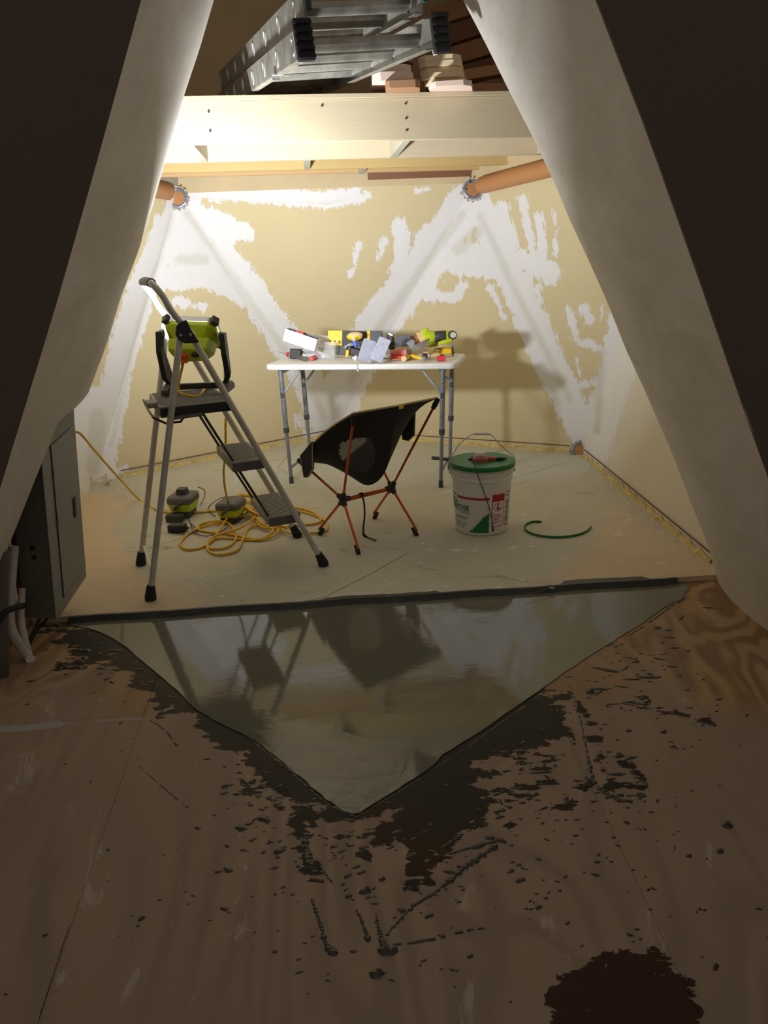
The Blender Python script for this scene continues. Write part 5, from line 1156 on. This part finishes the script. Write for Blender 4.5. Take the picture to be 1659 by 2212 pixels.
b = B(); b.tube(catmull([gp(520, 1070, .04), gp(550, 1072, .05), gp(580, 1078, .04), gp(590, 1095, .03)], 5), .011, 10); b.tube([gp(500, 1078, .04), gp(522, 1070, .045)], [.006, .016], 10); b.build('socket_end', YELC, yc)
for k in range(4):
    b = B(); o0 = k * 6; b.tube(catmull([gp(515 + o0, 1090 + 3 * k, .05 - .006 * k), gp(550 + o0, 1108 + 3 * k, .055 - .006 * k), gp(585 + o0, 1122 + 4 * k, .04), gp(600 + o0, 1140, .02)], 5), .0062, 8); b.build('bundle_loop', YELC, yc, angle=60)
def charger(cx, cy, Y, yaw, sc, label, tall=True):
    base = G(cx, cy, FZ); o = thing('battery_charger', base, label, 'battery charger'); R = rot('Z', yaw)
    def rr(hx, hy, r, z): 
        out = []
        for x, y, a0 in ((-hx + r, -hy + r, 180), (hx - r, -hy + r, 270), (hx - r, hy - r, 0), (-hx + r, hy - r, 90)):
            out += [base + R @ Vector(((x + r * math.cos(math.radians(a0 + t))) * sc, (y + r * math.sin(math.radians(a0 + t))) * sc, z * sc)) for t in (0, 45, 90)]
        return out
    loft_([rr(.060, .075, .02, 0), rr(.062, .078, .02, .045)]).build('base', DGREY, o, .002)
    loft_([rr(.070, .085, .025, .045), rr(.082, .10, .03, .10)]).build('shell', LIME, o, .003)
    loft_([rr(.084, .102, .03, .10), rr(.084, .102, .03, .135), rr(.070, .088, .03, .148)]).build('cap', GREY, o, .003)
    if tall: loft_([rr(.034, .04, .008, .146), rr(.030, .034, .008, .186)]).build('battery_terminal', DGREY, o, .003)
    b = B(); b.tube([base + R @ Vector((-.03 * sc, -.10 * sc, .07 * sc)), base + R @ Vector((.03 * sc, -.108 * sc, .125 * sc))], .012 * sc, 8); b.build('latch', GREY, o)
    b = B(); b.box(base + R @ Vector((.02 * sc, -.083 * sc, .025 * sc)), (.06 * sc, .012, .035 * sc), R); b.build('contact_block', DGREY, o, .003)
    return o
charger(400, 1112, 0, -8, .86, 'lime and grey battery charger with raised terminal left of the cord coil')
charger(502, 1124, 0, -12, .80, 'lime and grey battery charger half buried under the yellow cord', False)
for nm2, (x, y), lab2 in (('power_brick', (383, 1140), 'black power adapter lying on the floor in front of the left charger'), ('power_brick', (378, 1118), 'dark grey power adapter right behind the black one by the ladder leg')):
    c = G(x, y, FZ + .022); b = B(); b.box(c, (.095, .055, .042), R_(-4)); o = thing('power_brick', c - V(0, 0, .022), lab2, 'power adapter'); b.build('case', BLACK if y > 1130 else DGREY, o, .008)
    b = B(); b.tube([c + V(.045, 0, 0), c + V(.062, 0, -.005)], .007, 8); b.build('strain_relief', BLACK, o)
bc1 = thing('charger_lead', gp(420, 1150, 0), 'thin black charger lead looping on the floor around the power adapters', 'cord')
b = B(); b.tube(catmull([gp(405, 1118, .02), gp(412, 1130), gp(425, 1145), gp(420, 1152), gp(395, 1154), gp(370, 1150), gp(368, 1140), gp(375, 1135)], 7), .0025, 6); b.tube(catmull([gp(412, 1132), gp(420, 1150), gp(445, 1158), gp(470, 1152), gp(490, 1140)], 7), .0025, 6); b.build('lead', BLACK, bc1)
b = B(); b.tube(catmull([gp(510, 1072, .06), gp(480, 1075, .03), gp(455, 1090), gp(450, 1102), gp(465, 1115)], 7), .0025, 6); tag(b.build('charger_lead', BLACK), 'thin black lead arching left from the half-buried charger', 'cord')
b = B(); b.tube(catmull([at(428, 1052, 3.95), at(442, 1060, 3.92), gp(440, 1078, .03), gp(432, 1090, .02)], 7), .0025, 6); tag(b.build('charger_lead', BLACK), 'thin black lead curling over the right side of the left charger', 'cord')

# ================================================================== ELECTRICAL PANEL
p00 = at(122, 1343, 2.65); p01 = at(85, 937, 2.65); p10 = at(187, 1245, 3.0); p11 = at(166, 884, 3.0)
ep = thing('electrical_panel', p00.lerp(p10, .5), 'grey metal electrical panel box with closed door mounted beside the left jamb', 'electrical panel')
ex_ = (p10 - p00); ez_ = (p01 - p00); nx_ = ez_.cross(ex_).normalized()
if nx_.x < 0: nx_ = -nx_
def EP(u, v, off=0.0): return p00 + ex_ * u + ez_ * v + nx_ * off
b = B(); b.prism([EP(.0, .0), EP(1, .0), EP(1, 1), EP(0, 1)], -nx_ * .004); b.build('cover', PANELM, ep, .002)
b = B(); b.prism([EP(.02, .01, -.004), EP(.98, .01, -.004), EP(.98, .985, -.004), EP(.02, .985, -.004)], -nx_ * .118); bx = b.build('box', PANELS, ep, .002)
b = B(); b.prism([EP(.24, .075, .001), EP(.86, .075, .001), EP(.86, .90, .001), EP(.24, .90, .001)], nx_ * .003); dr_ = b.build('door', PANELM, ep, .0015)
for a, c in (((.24, .075), (.24, .90)), ((.24, .90), (.86, .90)), ((.24, .075), (.86, .075))):
    b = B(); d = EP(*c) - EP(*a); b.tube([EP(*a, .0022), EP(*c, .0022)], .0022, 6); sub(dr_, b.build('door_gap', BLACK, ep))
for v in (.16, .50, .76):
    b = B(); b.tube([EP(.235, v - .02, .004), EP(.235, v + .02, .004)], .004, 8); sub(dr_, b.build('hinge', PANELS, ep))
b = B(); b.prism([EP(.72, .42, .0042), EP(.80, .42, .0042), EP(.80, .53, .0042), EP(.72, .53, .0042)], nx_ * .003); lt = b.build('latch_plate', GREY, ep, .001); sub(dr_, lt)
b = B(); b.prism([EP(.715, .42, .0075), EP(.745, .42, .0075), EP(.745, .53, .0075), EP(.715, .53, .0075)], nx_ * .002); sub(dr_, b.build('latch_slot', BLACK, ep))
for u, v in ((.08, .16), (.08, .77), (.95, .25), (.95, .85)):
    b = B(); b.lathe([(.005, 0), (.0045, .003), (.002, .005)], EP(u, v, .0), nx_, 10); b.build('cover_screw', STEEL, ep)
# knockouts on the box side facing the camera
sy = Vector((0, -1, 0)); e_s = -nx_
def side(u, v, off=.001): return EP(.02, .01 + .975 * v, -.004) + e_s * (.118 * u) - ex_.normalized() * off
for u, v, r, m in ((.52, .405, .011, BLACK), (.50, .35, .010, BLACK), (.35, .79, .016, None), (.35, .60, .016, None), (.62, .27, .012, None), (.35, .19, .014, None), (.55, .09, .026, None), (.55, .09, .018, None)):
    c = side(u, v); b = B(); uu = e_s; vv = ez_.normalized()
    if m: b.add([c + uu * r * math.cos(t) + vv * r * math.sin(t) for t in [i * math.pi / 9 for i in range(18)]], [tuple(range(18))]); sub(bx, b.build('knockout_hole', m, ep))
    else: b.tube([c + uu * r * math.cos(t) + vv * r * math.sin(t) for t in [i * math.pi / 9 for i in range(18)]], .0012, 5, True); sub(bx, b.build('knockout', PANELS, ep))
# conduits and cables lower left
def pipe(pts, r, m, label, nm2='conduit', cat='conduit'):
    b = B(); b.tube(catmull(pts, 6), r, 12); return tag(b.build(nm2, m, angle=60), label, cat)
pipe([at(30, 1180, 2.6), at(22, 1290, 2.56), at(25, 1360, 2.52), G(60, 1418, .012), G(66, 1424, .010)], .017, PVC, 'white plastic conduit curving down to the floor left of the panel')
pipe([at(48, 1270, 2.62), at(45, 1330, 2.58), at(52, 1375, 2.55), G(62, 1412, .015)], .013, PVC, 'slimmer white cable just right of the white conduit')
pipe([at(8, 1190, 2.45), at(5, 1300, 2.42), at(6, 1400, 2.40), G(8, 1455, .012)], .020, DUCT, 'thick grey conduit at the far left edge beside the panel')
pipe([at(88, 1330, 2.68), at(80, 1350, 2.66), at(68, 1375, 2.62), G(60, 1400, .008)], .006, BLACK, 'black cable dropping from the panel bottom to the floor', 'cable', 'cable')
pipe([at(104, 1335, 2.72), at(88, 1352, 2.68), at(74, 1372, 2.64), G(58, 1402, .016)], .006, BLACK, 'second black cable leaving the panel bottom further right', 'cable', 'cable')
pipe([at(-10, 1350, 2.36), at(12, 1322, 2.40), at(35, 1312, 2.46), at(52, 1308, 2.60)], .011, RUBB, 'thick black flexible hose bent across the white conduits', 'hose', 'hose')
# torn drywall corner at the back left
b = B(); c = A_ + V(.05, -.04, FZ)
for k in range(16):
    p = c + V(random.uniform(-.07, .12), random.uniform(-.10, .03), random.uniform(0, .05)); d1 = V(random.uniform(-.04, .04), random.uniform(-.03, .03), random.uniform(.0, .03)); d2 = V(random.uniform(-.03, .03), random.uniform(-.02, .02), random.uniform(-.0, .04))
    b.prism([p, p + d1, p + d2], (.003, .003, .001))
tag(b.build('torn_drywall', PEEL), 'torn drywall paper and crumbs at the back left floor corner', 'drywall scraps', kind='stuff')
b = B()
for k in range(40):
    t = random.random(); p = C_.lerp(D_, t * .95) + V(-.03 - random.random() * .04, 0, FZ); blob(b, p, random.uniform(.004, .011), 1.4, random.random() * 3, .006, 7)
tag(b.build('foam_crumbs', plain('pale_foam', rgb(228, 214, 176), .9), angle=60), 'pale foam and plaster crumbs along the foot of the right wall', 'crumbs', kind='stuff')
for o in list(bpy.data.objects):
    if '_o' in o: del o['_o']
